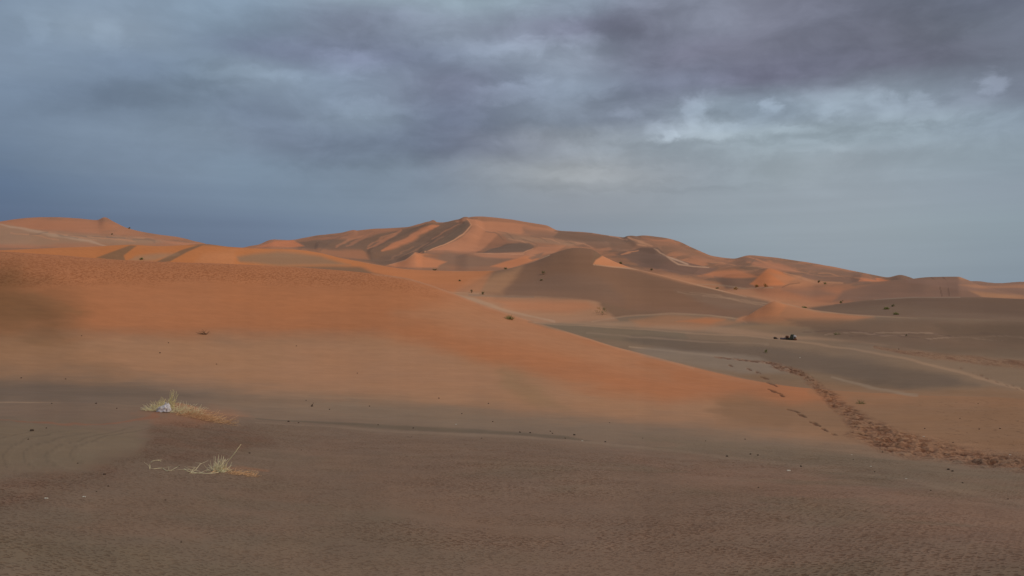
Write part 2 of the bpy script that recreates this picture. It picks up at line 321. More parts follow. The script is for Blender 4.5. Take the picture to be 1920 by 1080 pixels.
# ------------------------------------------------------------------ relief added to the dunes
ALL = np.ones(PX.shape, bool)
far = np.clip(RR, 1, 1500)
DZ = np.zeros(PX.shape)
sil = np.zeros(PX.shape)    # keep outlines where they are
DZ += 0.035*fbm(X/2.1, Y/1.3, 4, 3)*sstep(2, 6, RR)*(RR < 60)*(1-sstep(36, 50, RR))
DZ += 0.010*fbm(X/0.35, Y/0.22, 3, 5)*(RR < 30)*(1-sstep(16, 30, RR))
DZ += 0.12*fbm(X/9, Y/6, 3, 8)*sstep(8, 20, RR)*(1-sstep(30, 45, RR))
def px2m(k): return k*RR/F
w_mid = (GB | GC)*1.0
DZ += w_mid*px2m(0.9)*fbm(X/30, Y/34, 4, 11)
w_far = (GD | GE | GM)*1.0
DZ += w_far*px2m(1.6)*fbm(X/45+Y/160, Y/90, 5, 12, .55)
DZ += GM*px2m(1.3)*fbm((X+Y*.5)/30, (Y-X*.5)/140, 4, 15, .55)*sstep(430, 445, PY)
rg = 1-2.2*np.abs(fbm((X*.8+Y*.5)/110, (Y*.8-X*.5)/170, 3, 101, .5))
DZ += (GM | GE)*px2m(3.0)*rg*sstep(3, 16, PY-skf(np.clip(PX, -300, 2200)))
rg2 = 1-2.2*np.abs(fbm((X+Y*.3)/34, Y/60, 3, 102, .5))
DZ += (GD | GC)*px2m(1.0)*rg2
# ridges running down the mountain
def ridge(pts, wid, px, sel, side=0):
    global DZ
    DZ = DZ+px2m(px)*line_mask(pts, wid, sel, side=side)
MT = GM | GE
ridge([(872,418),(884,430),(868,445),(830,464),(800,477)], [14,26,34,34,20], 5, MT)
ridge([(812,420),(780,438),(740,458),(700,476)], [8,12,14,14], 4, MT)
ridge([(660,438),(640,450),(600,465)], 12, 2.5, MT)
ridge([(1180,448),(1200,460),(1230,470)], 12, 3, MT)
# low sand tails gathered behind the grass tufts
def base_at(px, py):
    j = int(np.argmin(np.abs(PX[50]-px))); k = np.nonzero((PY[:, j] <= py) & (RR[:, j] > 2))[0][0]
    return X[k, j], Y[k, j]
def mound(px, py, lx, ly, h, tail=1.0):
    global DZ
    cx, cy = base_at(px, py); u = (X-cx)/np.where(X > cx, lx*tail, lx); v = (Y-cy)/ly
    DZ = DZ+h*np.exp(-(u*u+v*v))*GA
mound(338, 778, .42, .75, .15, 1.7); mound(418, 884, .18, .35, .035, 2.2); mound(300, 776, .9, .5, .04)
# trodden trail and single footprints
TRAIL = [(1340,667),(1440,681),(1500,700),(1545,733),(1580,765),(1615,795),(1660,820),(1720,836),(1800,852),(1860,862),(1960,880)]
TW =    [1.5,        4,         7,        11,        15,        22,        24,        24,        21,        19,        19]
trail = line_mask(TRAIL, [w*1.25 for w in TW], GA | GB, wy=5, seed=31)
trail = np.maximum(trail, poly_mask([(1585,812),(1650,790),(1690,806),(1760,822),(1700,852),(1640,835)], 6, GA | GB, 6, 5, 41)*.9)
TR2 = [(1640,652),(1700,660),(1760,668),(1840,676),(1960,690)]
trail2 = line_mask(TR2, [4,7,9,11,14], GB | GC, wy=3, seed=33)
tn = fbm(X/0.26, Y/0.36, 3, 51, .6)
DZ += trail*0.045*np.clip(tn*2.2, -1, 1)
DZ += trail2*0.07*fbm(X/0.9, Y/1.3, 3, 52, .6)
steps = [(1433,708,7),(1447,720,9),(1451,732,11),(1466,739,4),(1487,768,11),(1503,778,8),(1527,792,10),(1545,802,6),(1563,810,5),(1405,692,4),(1370,685,3),(1422,698,4)]
foot = np.zeros(PX.shape)
for a, b, c in steps:
    foot = np.maximum(foot, line_mask([(a-c, b-c*.33), (a, b), (a+c*1.15, b+c*.42)], [1.3, 2.3, 1.0], GA | GB, wy=1.5, seed=int(a), sx=8, sy=4))
for i in range(16):
    a = 1800+i*9.5; b = 690+i*3.2+(i % 2)*3
    foot = np.maximum(foot, .45*line_mask([(a, b), (a+5, b+2)], 1.2, GB | GA | GC))
DZ -= foot*0.04
ZZ = ZZ+DZ; 
PY2 = pyof(ZZ)

# ------------------------------------------------------------------ sand colours (albedo) laid down in regions outlined in sight-line pixels
LIGHT = np.array([0.580, 0.555, 0.590])         # how bright an open white surface stands under this sky
def sand(c): return np.clip(lin(c)/LIGHT, .01, .85)
COL = np.zeros(PX.shape+(3,))
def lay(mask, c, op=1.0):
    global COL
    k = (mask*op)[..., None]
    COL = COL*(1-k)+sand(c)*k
GREY=(106,86,73); GREYD=(93,79,68); FLAT=(112,95,78); BRN=(117,85,67); ORA=(155,98,66); ORS=(172,101,63); TAN=(147,106,80); PALE=(158,126,104); BTAN=(119,88,66)
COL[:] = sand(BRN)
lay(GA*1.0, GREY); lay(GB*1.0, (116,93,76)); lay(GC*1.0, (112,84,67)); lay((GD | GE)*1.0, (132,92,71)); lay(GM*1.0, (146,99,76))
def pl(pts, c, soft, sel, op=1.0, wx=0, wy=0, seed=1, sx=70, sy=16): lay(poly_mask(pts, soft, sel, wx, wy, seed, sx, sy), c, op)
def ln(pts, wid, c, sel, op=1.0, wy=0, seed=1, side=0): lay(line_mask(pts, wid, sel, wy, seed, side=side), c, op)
c1top = [(p, y-40) for p, y in C1]
# --- A: the near sheet and the big dune
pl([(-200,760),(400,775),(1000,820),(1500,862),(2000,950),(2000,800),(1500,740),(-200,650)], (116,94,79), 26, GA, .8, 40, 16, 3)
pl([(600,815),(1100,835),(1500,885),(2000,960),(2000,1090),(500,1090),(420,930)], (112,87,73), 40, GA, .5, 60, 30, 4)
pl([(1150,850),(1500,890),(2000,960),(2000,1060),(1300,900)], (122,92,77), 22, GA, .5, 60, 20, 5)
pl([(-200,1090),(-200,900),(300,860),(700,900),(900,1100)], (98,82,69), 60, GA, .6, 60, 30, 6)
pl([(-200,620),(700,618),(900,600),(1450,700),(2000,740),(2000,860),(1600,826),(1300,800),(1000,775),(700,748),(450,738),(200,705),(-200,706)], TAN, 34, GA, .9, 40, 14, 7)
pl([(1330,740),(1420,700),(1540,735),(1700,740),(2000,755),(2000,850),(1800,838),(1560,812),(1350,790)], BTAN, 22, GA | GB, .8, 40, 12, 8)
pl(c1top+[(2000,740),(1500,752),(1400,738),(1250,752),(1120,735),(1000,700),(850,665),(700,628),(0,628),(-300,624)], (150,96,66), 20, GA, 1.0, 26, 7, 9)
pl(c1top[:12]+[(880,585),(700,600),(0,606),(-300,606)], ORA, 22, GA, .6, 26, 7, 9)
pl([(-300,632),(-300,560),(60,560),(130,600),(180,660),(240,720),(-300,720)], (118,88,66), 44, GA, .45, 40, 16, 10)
pl([(-300,628),(-300,480),(40,500),(80,540),(150,575),(110,628)], (98,69,46), 55, GA, .75, 30, 20, 11)  # soft darker brown patch at the left end of the big dune
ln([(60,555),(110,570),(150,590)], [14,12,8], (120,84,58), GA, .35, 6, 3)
pl([(740,590),(860,560),(960,590),(1130,650),(1260,700),(1150,690),(1000,650),(880,625)], (152,108,82), 26, GA, .6, 20, 10, 12)
pl([(560,640),(780,650),(960,700),(900,740),(700,735),(500,700)], (148,106,82), 30, GA, .5, 30, 14, 13)
ln([(1160,652),(1230,675),(1320,697),(1420,716)], [10,10,9,10], (154,104,76), GA, .4, 3)
pl([(930,690),(1000,720),(1060,760),(1000,755),(940,720)], (126,98,72), 14, GA, .5, 20, 8, 14)
ln(C1[8:20], 4, (156,114,90), GA, .4)
pl([(-200,712),(100,710),(300,728),(460,746),(400,760),(300,756),(-200,754)], (95,79,69), 16, GA, .75, 90, 8, 15, 90, 7)
pl([(350,738),(600,752),(900,775),(900,800),(600,790),(380,770)], (118,95,79), 22, GA, .6, 90, 8, 15, 90, 7)
pl([(640,745),(1000,785),(1400,808),(1800,858),(2000,880),(2000,910),(1700,872),(1300,838),(1000,815),(640,792)], (114,94,79), 14, GA, .45, 90, 8, 16, 120, 8)
pl([(1200,820),(1500,838),(1750,868),(2000,905),(2000,935),(1600,890),(1300,852)], (104,88,73), 9, GA, .5, 90, 8, 17, 120, 7)
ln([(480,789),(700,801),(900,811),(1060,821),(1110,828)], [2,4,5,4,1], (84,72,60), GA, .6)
ln([(480,796),(700,807),(900,816),(1080,827),(1300,851),(1500,873),(1700,901),(1920,944)], [2,3,3,4,4,4,5,6], (122,101,86), GA, .4, 2)
ln([(0,756),(150,757),(250,765),(300,770)], [2,2,2,2], (140,112,92), GA, .6)
pl([(-200,760),(150,760),(280,772),(340,786),(280,800),(60,785),(-200,790)], (106,83,70), 10, GA, .4, 60, 8, 18, 60, 5)
pl([(-200,790),(60,788),(270,805),(262,850),(180,882),(60,888),(-200,900)], (104,87,71), 18, GA, .75, 40, 10, 19)
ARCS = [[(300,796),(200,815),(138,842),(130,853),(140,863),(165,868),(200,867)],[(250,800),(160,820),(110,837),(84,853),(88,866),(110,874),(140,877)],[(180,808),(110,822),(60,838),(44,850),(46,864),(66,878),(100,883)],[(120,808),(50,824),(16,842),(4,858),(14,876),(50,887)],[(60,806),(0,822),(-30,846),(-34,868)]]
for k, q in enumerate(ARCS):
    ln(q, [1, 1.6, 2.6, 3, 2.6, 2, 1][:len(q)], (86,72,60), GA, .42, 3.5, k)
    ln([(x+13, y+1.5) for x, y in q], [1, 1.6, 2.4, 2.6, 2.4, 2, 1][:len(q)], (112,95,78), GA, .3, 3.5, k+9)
pl([(300,790),(460,800),(520,830),(420,860),(280,870),(160,905),(40,950),(-200,990),(-200,930),(120,890),(255,850)], (94,73,60), 20, GA, .6, 50, 18, 20)
pl([(318,782),(345,770),(385,766),(425,770),(470,779),(430,788),(370,792)], (136,94,71), 9, GA, .75, 12, 4, 86, 20, 8)
pl([(250,778),(320,784),(400,790),(440,792),(380,800),(290,796)], (120,84,66), 7, GA, .6, 16, 4, 87, 20, 8)
ln([(420,882),(440,880),(470,880),(505,881)], [3,5,4,2], (132,92,69), GA, .6, 1)
ln([(-50,786),(60,790),(160,795),(300,783)], [2,2,3,2], (124,78,58), GA, .5, 5)
rd = fbm(X/1.6, Y/1.0, 4, 97)
lay(GA*sstep(.0, .4, rd)*sstep(840, 940, PY), (110,85,71), .45)
lay(GA*sstep(.1, .5, -rd)*sstep(820, 900, PY), (97,83,68), .4)
lay(poly_mask([(300,790),(460,800),(520,830),(420,860),(280,870),(160,905),(40,950),(-200,990),(-200,930),(120,890),(255,850)], 16, GA, 36, 14, 20)*sstep(-.1, .3, fbm(X/.5, Y/.4, 3, 98)), (104,76,62), .4)
# --- B: hollow beyond the big dune
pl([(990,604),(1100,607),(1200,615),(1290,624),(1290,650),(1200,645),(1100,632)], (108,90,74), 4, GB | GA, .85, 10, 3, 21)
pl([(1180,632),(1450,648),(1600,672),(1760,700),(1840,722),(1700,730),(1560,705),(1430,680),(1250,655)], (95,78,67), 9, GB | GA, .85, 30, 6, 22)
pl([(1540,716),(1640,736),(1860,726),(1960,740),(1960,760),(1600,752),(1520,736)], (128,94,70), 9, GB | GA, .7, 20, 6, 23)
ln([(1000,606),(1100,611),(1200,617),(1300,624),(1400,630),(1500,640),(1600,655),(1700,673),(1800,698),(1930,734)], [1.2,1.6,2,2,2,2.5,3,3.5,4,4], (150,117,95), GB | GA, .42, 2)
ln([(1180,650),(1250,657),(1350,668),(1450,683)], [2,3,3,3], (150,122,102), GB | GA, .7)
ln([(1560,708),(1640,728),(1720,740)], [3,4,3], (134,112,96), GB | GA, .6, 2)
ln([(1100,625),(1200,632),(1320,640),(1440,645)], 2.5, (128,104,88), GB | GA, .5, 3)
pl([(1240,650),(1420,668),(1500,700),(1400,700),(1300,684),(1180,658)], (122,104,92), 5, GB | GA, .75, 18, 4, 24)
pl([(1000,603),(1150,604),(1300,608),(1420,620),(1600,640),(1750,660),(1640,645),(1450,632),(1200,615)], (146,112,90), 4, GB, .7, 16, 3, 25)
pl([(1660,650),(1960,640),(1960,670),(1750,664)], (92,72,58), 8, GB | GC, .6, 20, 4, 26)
lay(trail*sstep(-.6, .3, -tn+.2), (121,86,67), .65)
lay(trail*sstep(.0, .45, -tn), (84,56,43), .8)
lay(trail2, (128,92,70), .45); lay(trail2*sstep(-.1, .5, fbm(X/0.9, Y/1.3, 3, 52, .6)), (98,66,50), .7)
lay(foot, (88,58,42), .85)
# --- C: light flats, dark hill, low orange ridges
pl([(800,545),(1000,553),(1120,562),(1160,600),(1000,606),(880,575)], (148,108,84), 5, GB | GC, 1, 12, 4, 27)
pl([(900,562),(1100,565),(1130,580),(1060,590),(960,580)], (158,104,76), 8, GB | GC, .8, 20, 5, 28)
ln([(832,549),(880,560),(950,583),(1040,604)], [3,5,4,2], PALE, GB | GC, .55, 2)
ln([(832,548),(900,551),(1000,555),(1090,559)], [1.5,2,2.5,1.5], PALE, GB | GC, .6)
ln([(880,553),(1000,558)], 3, (120,100,88), GB | GC, .6, 2)
pl([(1180,598),(1260,591),(1340,596),(1390,606),(1300,618),(1200,610)], (150,104,76), 6, GB | GC, .7, 16, 4, 29)
pl([(1270,604),(1320,596),(1360,600),(1330,608)], (166,102,66), 4, GB | GC, .7, 8, 3, 30)
ln([(1110,603),(1170,594),(1260,588),(1330,591),(1390,600),(1400,606)], 2, (150,116,94), GB | GC, .5, 1)
pl([(1380,604),(1420,580),(1455,562),(1495,573),(1540,585),(1640,594),(1600,604),(1480,610)], (160,106,76), 4, GB | GC, .9, 10, 3, 31)
pl([(1395,598),(1425,578),(1455,560),(1475,574),(1460,592)], (172,110,76), 4, GB | GC, .8)
pl([(1380,612),(1500,598),(1640,598),(1560,612),(1440,622)], (134,102,78), 8, GB | GC, .7, 14, 4, 32)
pl([(1480,600),(1700,598),(1960,604),(1960,655),(1700,650),(1520,628)], (104,79,64), 8, GB | GC, .7, 30, 5, 33)
for a in range(9):
    x0 = 1500+a*46; ln([(x0, 622+4*(a % 3)+a), (x0+70, 619+4*(a % 3)+a), (x0+150, 626+4*(a % 3)+a)], [1, 2, 1], (140,112,94) if a % 2 else (94,72,62), GB | GC, .6, 4, a)
pl([(1760,612),(1960,606),(1960,650),(1800,640)], (92,72,58), 8, GB | GC, .6, 20, 4, 34)
ln([(1872,590),(1890,591),(1904,597)], [2,4,1], (170,116,86), GC | GB, .9)
ln([(1455,566),(1530,584),(1620,592),(1720,597)], [1,1.6,1.6,.5], (150,118,96), GB | GC, .4)
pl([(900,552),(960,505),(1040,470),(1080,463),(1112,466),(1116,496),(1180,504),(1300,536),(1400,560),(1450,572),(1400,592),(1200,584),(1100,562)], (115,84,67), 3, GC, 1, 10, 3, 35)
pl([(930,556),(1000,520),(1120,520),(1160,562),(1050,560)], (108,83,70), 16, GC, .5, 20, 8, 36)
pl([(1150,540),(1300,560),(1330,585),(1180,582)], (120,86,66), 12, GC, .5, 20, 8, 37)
pl([(860,550),(900,530),(985,497),(960,530),(940,552)], (146,106,80), 8, GC, .8, 10, 4, 38)
pl([(640,480),(760,500),(930,506),(890,530),(850,550),(700,512)], (160,100,66), 5, GC, .9)
pl([(850,548),(880,524),(920,515),(900,548)], (158,104,74), 5, GC, .7)
ln([(640,484),(700,494),(760,503),(850,508),(930,507),(970,499),(1000,490),(1030,478)], 1.8, (164,134,112), GC, .7)
pl([(1112,496),(1117,488),(1130,480),(1160,488),(1185,503),(1150,502)], (172,112,80), 1.5, GC, 1)
ln([(1113,497),(1160,502),(1200,506),(1240,516),(1300,533),(1360,548),(1400,558)], [1,1.5,2.5,3,2.5,2,1], (166,128,104), GC, .75)
pl([(1260,545),(1380,552),(1450,568),(1440,585),(1360,580)], (118,92,76), 6, GC, .6, 24, 4, 39)
for a in range(7):
    ln([(1270+a*24, 548+a*3), (1330+a*22, 552+a*4), (1390+a*14, 566+a*2)], 1.6, (140,108,88), GC, .45, 4, a+3)
pl([(1490,585),(1560,572),(1720,556),(1960,560),(1960,602),(1640,592)], (100,76,62), 3, GC, 1, 6, 2, 40)
pl([(1520,580),(1700,575),(1900,590),(1960,596),(1960,610),(1700,596)], (112,88,72), 7, GC, .5, 30, 4, 41)
ln([(1640,562),(1720,557),(1800,557)], 2, (132,108,94), GC, .5, 1)
# left small dunes
pl([(-300,480),(-300,460),(240,455),(640,470),(700,500),(0,500)], (160,100,64), 4, GC, 1)
pl([(180,484),(244,461),(256,462),(232,480),(236,492)], (116,86,66), 1.8, GC, .95)
pl([(286,496),(340,470),(372,460),(381,460),(350,474),(318,492)], (112,84,66), 1.6, GC, .95)
pl([(250,482),(300,476),(330,476),(290,490),(240,490)], (138,108,88), 5, GC, .7, 10, 3, 42)
pl([(440,480),(520,472),(600,480),(660,496),(520,500),(450,492)], (122,96,78), 5, GC, .85, 10, 3, 43)
pl([(380,476),(440,470),(440,500),(360,500)], (164,108,76), 7, GC, .6)
# patchwork of grey and orange over the whole far range, darker between the ridges
pat = fbm(PX/42+PY/15, PY/9-PX/160, 4, 95, .55)
lay(sstep(.02, .30, pat)*(GM | GE | GD)*sstep(1030, 1090, PX), (110,83,68), .75)
lay(sstep(.10, .34, -pat)*(GM | GE | GD)*sstep(1030, 1090, PX), (158,104,78), .35)
lay(sstep(.05, .35, pat)*(GM | GE)*(1-sstep(1030, 1090, PX)), (120,90,74), .35)
lay(sstep(-.1, .5, -rg)*(GM | GE), (112,86,72), .45)
# --- D/E: middle dunes on the right
DE = GD | GE
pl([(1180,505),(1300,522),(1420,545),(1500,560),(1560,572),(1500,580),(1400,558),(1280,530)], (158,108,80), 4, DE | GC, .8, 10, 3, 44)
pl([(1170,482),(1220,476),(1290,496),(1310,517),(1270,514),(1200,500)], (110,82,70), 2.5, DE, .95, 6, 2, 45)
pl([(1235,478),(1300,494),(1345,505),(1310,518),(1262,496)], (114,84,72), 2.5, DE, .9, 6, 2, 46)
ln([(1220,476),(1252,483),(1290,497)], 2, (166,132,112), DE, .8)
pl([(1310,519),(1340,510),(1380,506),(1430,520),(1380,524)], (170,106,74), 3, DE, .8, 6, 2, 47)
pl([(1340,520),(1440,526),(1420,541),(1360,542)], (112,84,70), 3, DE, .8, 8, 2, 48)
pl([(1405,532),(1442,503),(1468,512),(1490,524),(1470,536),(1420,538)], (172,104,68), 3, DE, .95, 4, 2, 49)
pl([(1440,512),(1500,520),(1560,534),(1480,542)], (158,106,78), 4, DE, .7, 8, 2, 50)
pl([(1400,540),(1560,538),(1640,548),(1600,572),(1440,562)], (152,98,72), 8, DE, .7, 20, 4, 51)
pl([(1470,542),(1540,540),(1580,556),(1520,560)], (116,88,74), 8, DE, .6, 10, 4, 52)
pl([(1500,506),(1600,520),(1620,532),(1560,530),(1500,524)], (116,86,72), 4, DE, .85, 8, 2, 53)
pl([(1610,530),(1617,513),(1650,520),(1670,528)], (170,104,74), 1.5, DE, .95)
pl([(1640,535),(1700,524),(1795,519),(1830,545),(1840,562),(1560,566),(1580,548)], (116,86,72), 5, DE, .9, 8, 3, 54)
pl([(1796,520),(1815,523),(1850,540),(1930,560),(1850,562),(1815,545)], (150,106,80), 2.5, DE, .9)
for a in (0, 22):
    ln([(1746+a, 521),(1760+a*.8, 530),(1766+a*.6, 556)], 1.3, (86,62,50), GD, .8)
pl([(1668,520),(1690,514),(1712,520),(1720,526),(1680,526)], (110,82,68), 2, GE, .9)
# --- M: skyline mountain
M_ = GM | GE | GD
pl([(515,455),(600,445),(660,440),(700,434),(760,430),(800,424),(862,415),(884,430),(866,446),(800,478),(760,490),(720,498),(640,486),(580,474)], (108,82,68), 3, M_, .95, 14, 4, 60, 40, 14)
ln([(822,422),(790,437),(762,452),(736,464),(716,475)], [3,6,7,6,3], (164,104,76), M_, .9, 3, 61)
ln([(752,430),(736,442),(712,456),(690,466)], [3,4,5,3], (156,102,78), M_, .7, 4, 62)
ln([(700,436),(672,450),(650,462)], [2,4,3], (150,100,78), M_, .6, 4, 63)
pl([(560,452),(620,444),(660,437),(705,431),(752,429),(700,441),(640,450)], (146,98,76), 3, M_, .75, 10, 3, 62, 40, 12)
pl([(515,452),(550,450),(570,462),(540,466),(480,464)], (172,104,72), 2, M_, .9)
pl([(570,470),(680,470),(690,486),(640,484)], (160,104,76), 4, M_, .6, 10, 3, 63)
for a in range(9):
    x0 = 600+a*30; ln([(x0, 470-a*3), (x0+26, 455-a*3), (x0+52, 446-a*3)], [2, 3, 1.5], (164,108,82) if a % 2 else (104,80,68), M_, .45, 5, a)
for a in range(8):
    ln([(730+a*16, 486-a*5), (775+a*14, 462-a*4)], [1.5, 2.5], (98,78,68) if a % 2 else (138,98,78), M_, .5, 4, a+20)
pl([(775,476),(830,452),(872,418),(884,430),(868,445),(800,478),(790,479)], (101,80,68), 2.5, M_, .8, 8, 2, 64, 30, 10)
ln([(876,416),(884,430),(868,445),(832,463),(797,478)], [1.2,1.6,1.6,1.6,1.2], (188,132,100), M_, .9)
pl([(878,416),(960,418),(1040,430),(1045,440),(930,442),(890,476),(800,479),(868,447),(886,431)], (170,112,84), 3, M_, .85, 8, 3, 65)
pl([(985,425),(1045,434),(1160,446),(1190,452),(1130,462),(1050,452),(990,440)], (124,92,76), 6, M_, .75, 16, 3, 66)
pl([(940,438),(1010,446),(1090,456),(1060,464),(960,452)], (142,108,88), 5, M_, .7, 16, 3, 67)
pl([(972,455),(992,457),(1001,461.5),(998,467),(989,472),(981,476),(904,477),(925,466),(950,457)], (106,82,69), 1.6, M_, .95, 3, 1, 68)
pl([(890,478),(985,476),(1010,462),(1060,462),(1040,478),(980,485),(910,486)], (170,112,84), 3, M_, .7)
ln([(880,477),(930,478),(981,477),(990,472),(999,467)], 1.2, (178,124,96), M_, .8)
pl([(830,478),(960,486),(950,496),(880,502),(820,494)], (122,92,76), 4, M_, .75, 14, 3, 69, 50, 8)
pl([(790,490),(830,490),(840,505),(800,504)], (126,92,72), 6, M_, .7)
pl([(920,500),(985,480),(1010,486),(960,504)], (174,108,74), 2, M_, .9)
pl([(990,484),(1020,476),(1015,482),(998,488)], (120,90,74), 1.8, M_ | GC, .8)
pl([(725,499),(755,490),(778,473),(795,482),(840,492),(820,502),(760,502)], (170,108,76), 2, M_, .95, 4, 2, 70)
ln([(730,497),(760,488),(778,475)], 1.2, (180,124,94), M_, .7)
pl([(1090,442),(1180,450),(1230,462),(1300,470),(1240,480),(1160,470)], (130,96,78), 6, M_, .6, 16, 4, 71)
ln([(1178,448),(1200,458),(1222,466)], 3, (172,122,94), M_, .7, 2)
pl([(1200,446),(1260,452),(1300,472),(1240,464)], (164,108,82), 4, M_, .6, 10, 3, 72)
pl([(1260,460),(1340,484),(1400,500),(1340,498),(1280,480)], (140,98,78), 5, M_, .6, 10, 3, 73)
pl([(1370,488),(1410,480),(1450,486),(1420,494)], (118,88,74), 3, M_, .8)
pl([(1440,484),(1540,500),(1640,518),(1640,526),(1540,512),(1450,496)], (122,90,74), 3, M_, .8, 6, 2, 74)
pl([(1400,492),(1460,494),(1500,510),(1430,504)], (158,104,80), 4, M_, .8)
pl([(1700,524),(1960,526),(1960,560),(1800,545),(1700,530)], (124,92,78), 3, M_, .9)
pl([(1800,536),(1960,534),(1960,544),(1840,542)], (152,106,82), 3, M_, .8, 10, 2, 75)
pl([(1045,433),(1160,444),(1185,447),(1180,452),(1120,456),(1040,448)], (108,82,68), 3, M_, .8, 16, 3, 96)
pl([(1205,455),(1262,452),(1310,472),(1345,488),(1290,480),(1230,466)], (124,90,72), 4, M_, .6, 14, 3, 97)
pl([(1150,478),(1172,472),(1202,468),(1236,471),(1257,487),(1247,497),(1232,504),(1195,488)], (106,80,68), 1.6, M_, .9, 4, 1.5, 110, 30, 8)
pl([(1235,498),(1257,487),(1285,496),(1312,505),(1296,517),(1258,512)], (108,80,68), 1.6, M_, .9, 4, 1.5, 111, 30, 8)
ln([(1226,472),(1242,478),(1257,487),(1272,495),(1300,500),(1330,503)], [1,1.6,2,2,1.6,1], (166,128,106), M_, .75, 1)
ln([(1165,478),(1180,475),(1197,471)], [1.5,2.5,1.5], (170,112,82), M_, .8)
ln([(1178,448),(1186,455),(1197,463),(1212,466)], [1,2,2.4,1], (172,122,94), M_, .8, 1)
pl([(1132,450),(1176,449),(1192,462),(1182,470),(1150,468)], (116,86,70), 3, M_, .75, 6, 2, 112, 30, 8)
ln([(1400,481),(1418,486),(1440,495),(1470,503)], [1,2.5,3,1.5], (160,106,80), M_, .75, 1)
ln([(1416,485),(1408,495),(1390,502)], [1.5,3,4], (112,84,70), M_, .6, 1)
ln([(1300,532),(1350,536),(1400,541),(1450,541)], [1,1.4,1.4,1], (150,120,98), M_, .6, 2)
ln([(1470,512),(1500,522),(1530,531),(1580,532)], [1.5,2.5,3,1.5], (156,108,82), M_, .7, 2)
ln([(1466,540),(1480,533),(1500,531)], [1,1.3,1], (92,66,52), M_, .6)
ln([(1040,433),(1075,436),(1110,437)], 2, (104,80,68), M_, .6)
ln([(895,410),(860,413),(830,420),(806,418)], 1.6, (104,76,62), M_, .5)
for k in range(14):
    x0 = 890+k*21; y0 = 428+(k*k*7) % 24+k*1.3
    ln([(x0, y0), (x0+16, y0+3), (x0+34, y0+10+(k % 3)*2)], [.8, 1.6, .8], (110,86,72) if k % 3 else (176,122,96), M_, .5, 3, k+60)
for k in range(12):
    x0 = 1330+k*34; y0 = 492+k*3.0+(k*5) % 9
    ln([(x0, y0), (x0+22, y0+1), (x0+50, y0+7)], [.8, 1.8, .8], (104,80,66) if k % 2 else (164,112,84), GM | GE, .5, 3, k+80)
# left mountain
pl([(-300,420),(60,410),(180,414),(220,424),(180,440),(60,432),(-300,440)], (156,102,76), 4, GM, .8, 10, 3, 76)
pl([(-300,426),(20,424),(100,436),(220,446),(330,454),(280,462),(120,456),(-300,466)], (140,108,88), 5, GM, .8, 24, 4, 77, 60, 8)
ln([(0,420),(50,432),(110,444),(170,455),(200,461)], [2,4,4,3,1], (160,128,108), GM, .7, 3)
pl([(180,432),(196,412),(212,420),(206,444),(190,444)], (142,96,72), 4, GM, .3)
for a in range(8):
    ln([(20+a*36, 436+a*2), (60+a*38, 440+a*2), (110+a*36, 450+a)], [1.5, 2.5, 1.5], (112,90,78) if a % 2 else (166,116,90), GM, .5, 5, a+40)
pl([(280,448),(370,456),(440,468),(330,462)], (160,106,80), 3, GM, .7)
# natural variation: fine streaks, mottling and drift bands
st = fbm((X*.9+Y*.25)/np.maximum(RR*.10, .4), (Y*.9-X*.25)/np.maximum(RR*.035, .15), 4, 81)
lowf = fbm(PX/160, PY/40, 4, 82)
mott = fbm(X/np.maximum(.012*RR, .05), Y/np.maximum(.035*RR, .1), 3, 84)
COL *= (1+0.045*st+0.05*lowf+0.03*mott)[..., None]
streak = fbm((PX+PY*1.6)/110, PY/5.0-PX/260, 4, 83)
amp = np.where(GA, .045+.05*poly_mask([(-300,705),(700,735),(700,790),(-300,765)], 15, GA), .06)
COL *= (1+amp*streak)[..., None]
tint = fbm(PX/90, PY/28, 3, 85)
COL[..., 0] *= 1+.02*tint; COL[..., 2] *= 1-.03*tint
COL = np.clip(COL, .02, .8)
# pits: mask of the wind-pocked crust (near), and the coarser dimples below the big dune's crest
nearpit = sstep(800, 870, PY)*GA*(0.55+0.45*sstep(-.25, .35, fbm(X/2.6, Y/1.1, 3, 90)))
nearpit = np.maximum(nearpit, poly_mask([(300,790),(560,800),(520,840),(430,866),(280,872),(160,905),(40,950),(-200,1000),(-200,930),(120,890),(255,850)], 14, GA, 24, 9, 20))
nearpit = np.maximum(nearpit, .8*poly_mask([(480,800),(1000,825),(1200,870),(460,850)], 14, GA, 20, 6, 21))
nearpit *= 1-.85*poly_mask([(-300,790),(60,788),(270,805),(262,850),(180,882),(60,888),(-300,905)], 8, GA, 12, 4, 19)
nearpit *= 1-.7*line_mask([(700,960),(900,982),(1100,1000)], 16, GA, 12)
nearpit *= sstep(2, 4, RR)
crest = poly_mask([(-300,440)]+[(p, y-6) for p, y in C1[1:12]]+[(830,560),(700,538),(400,528),(100,535),(-300,530)], 12, GA, 20, 8, 92)
crest = crest*(1-sstep(700, 860, PX)*.8)
gravel = poly_mask([(1720,760),(1960,730),(1960,870),(1820,856)], 26, GA, 30, 14, 93)*.8
gravel = np.maximum(gravel, .9*poly_mask([(1290,646),(1380,644),(1500,650),(1560,668),(1420,668)], 8, GB | GA, 14, 4, 94))
MASK = np.stack([nearpit, crest, np.maximum(gravel, 0), np.maximum(trail, trail2*.6)], -1)

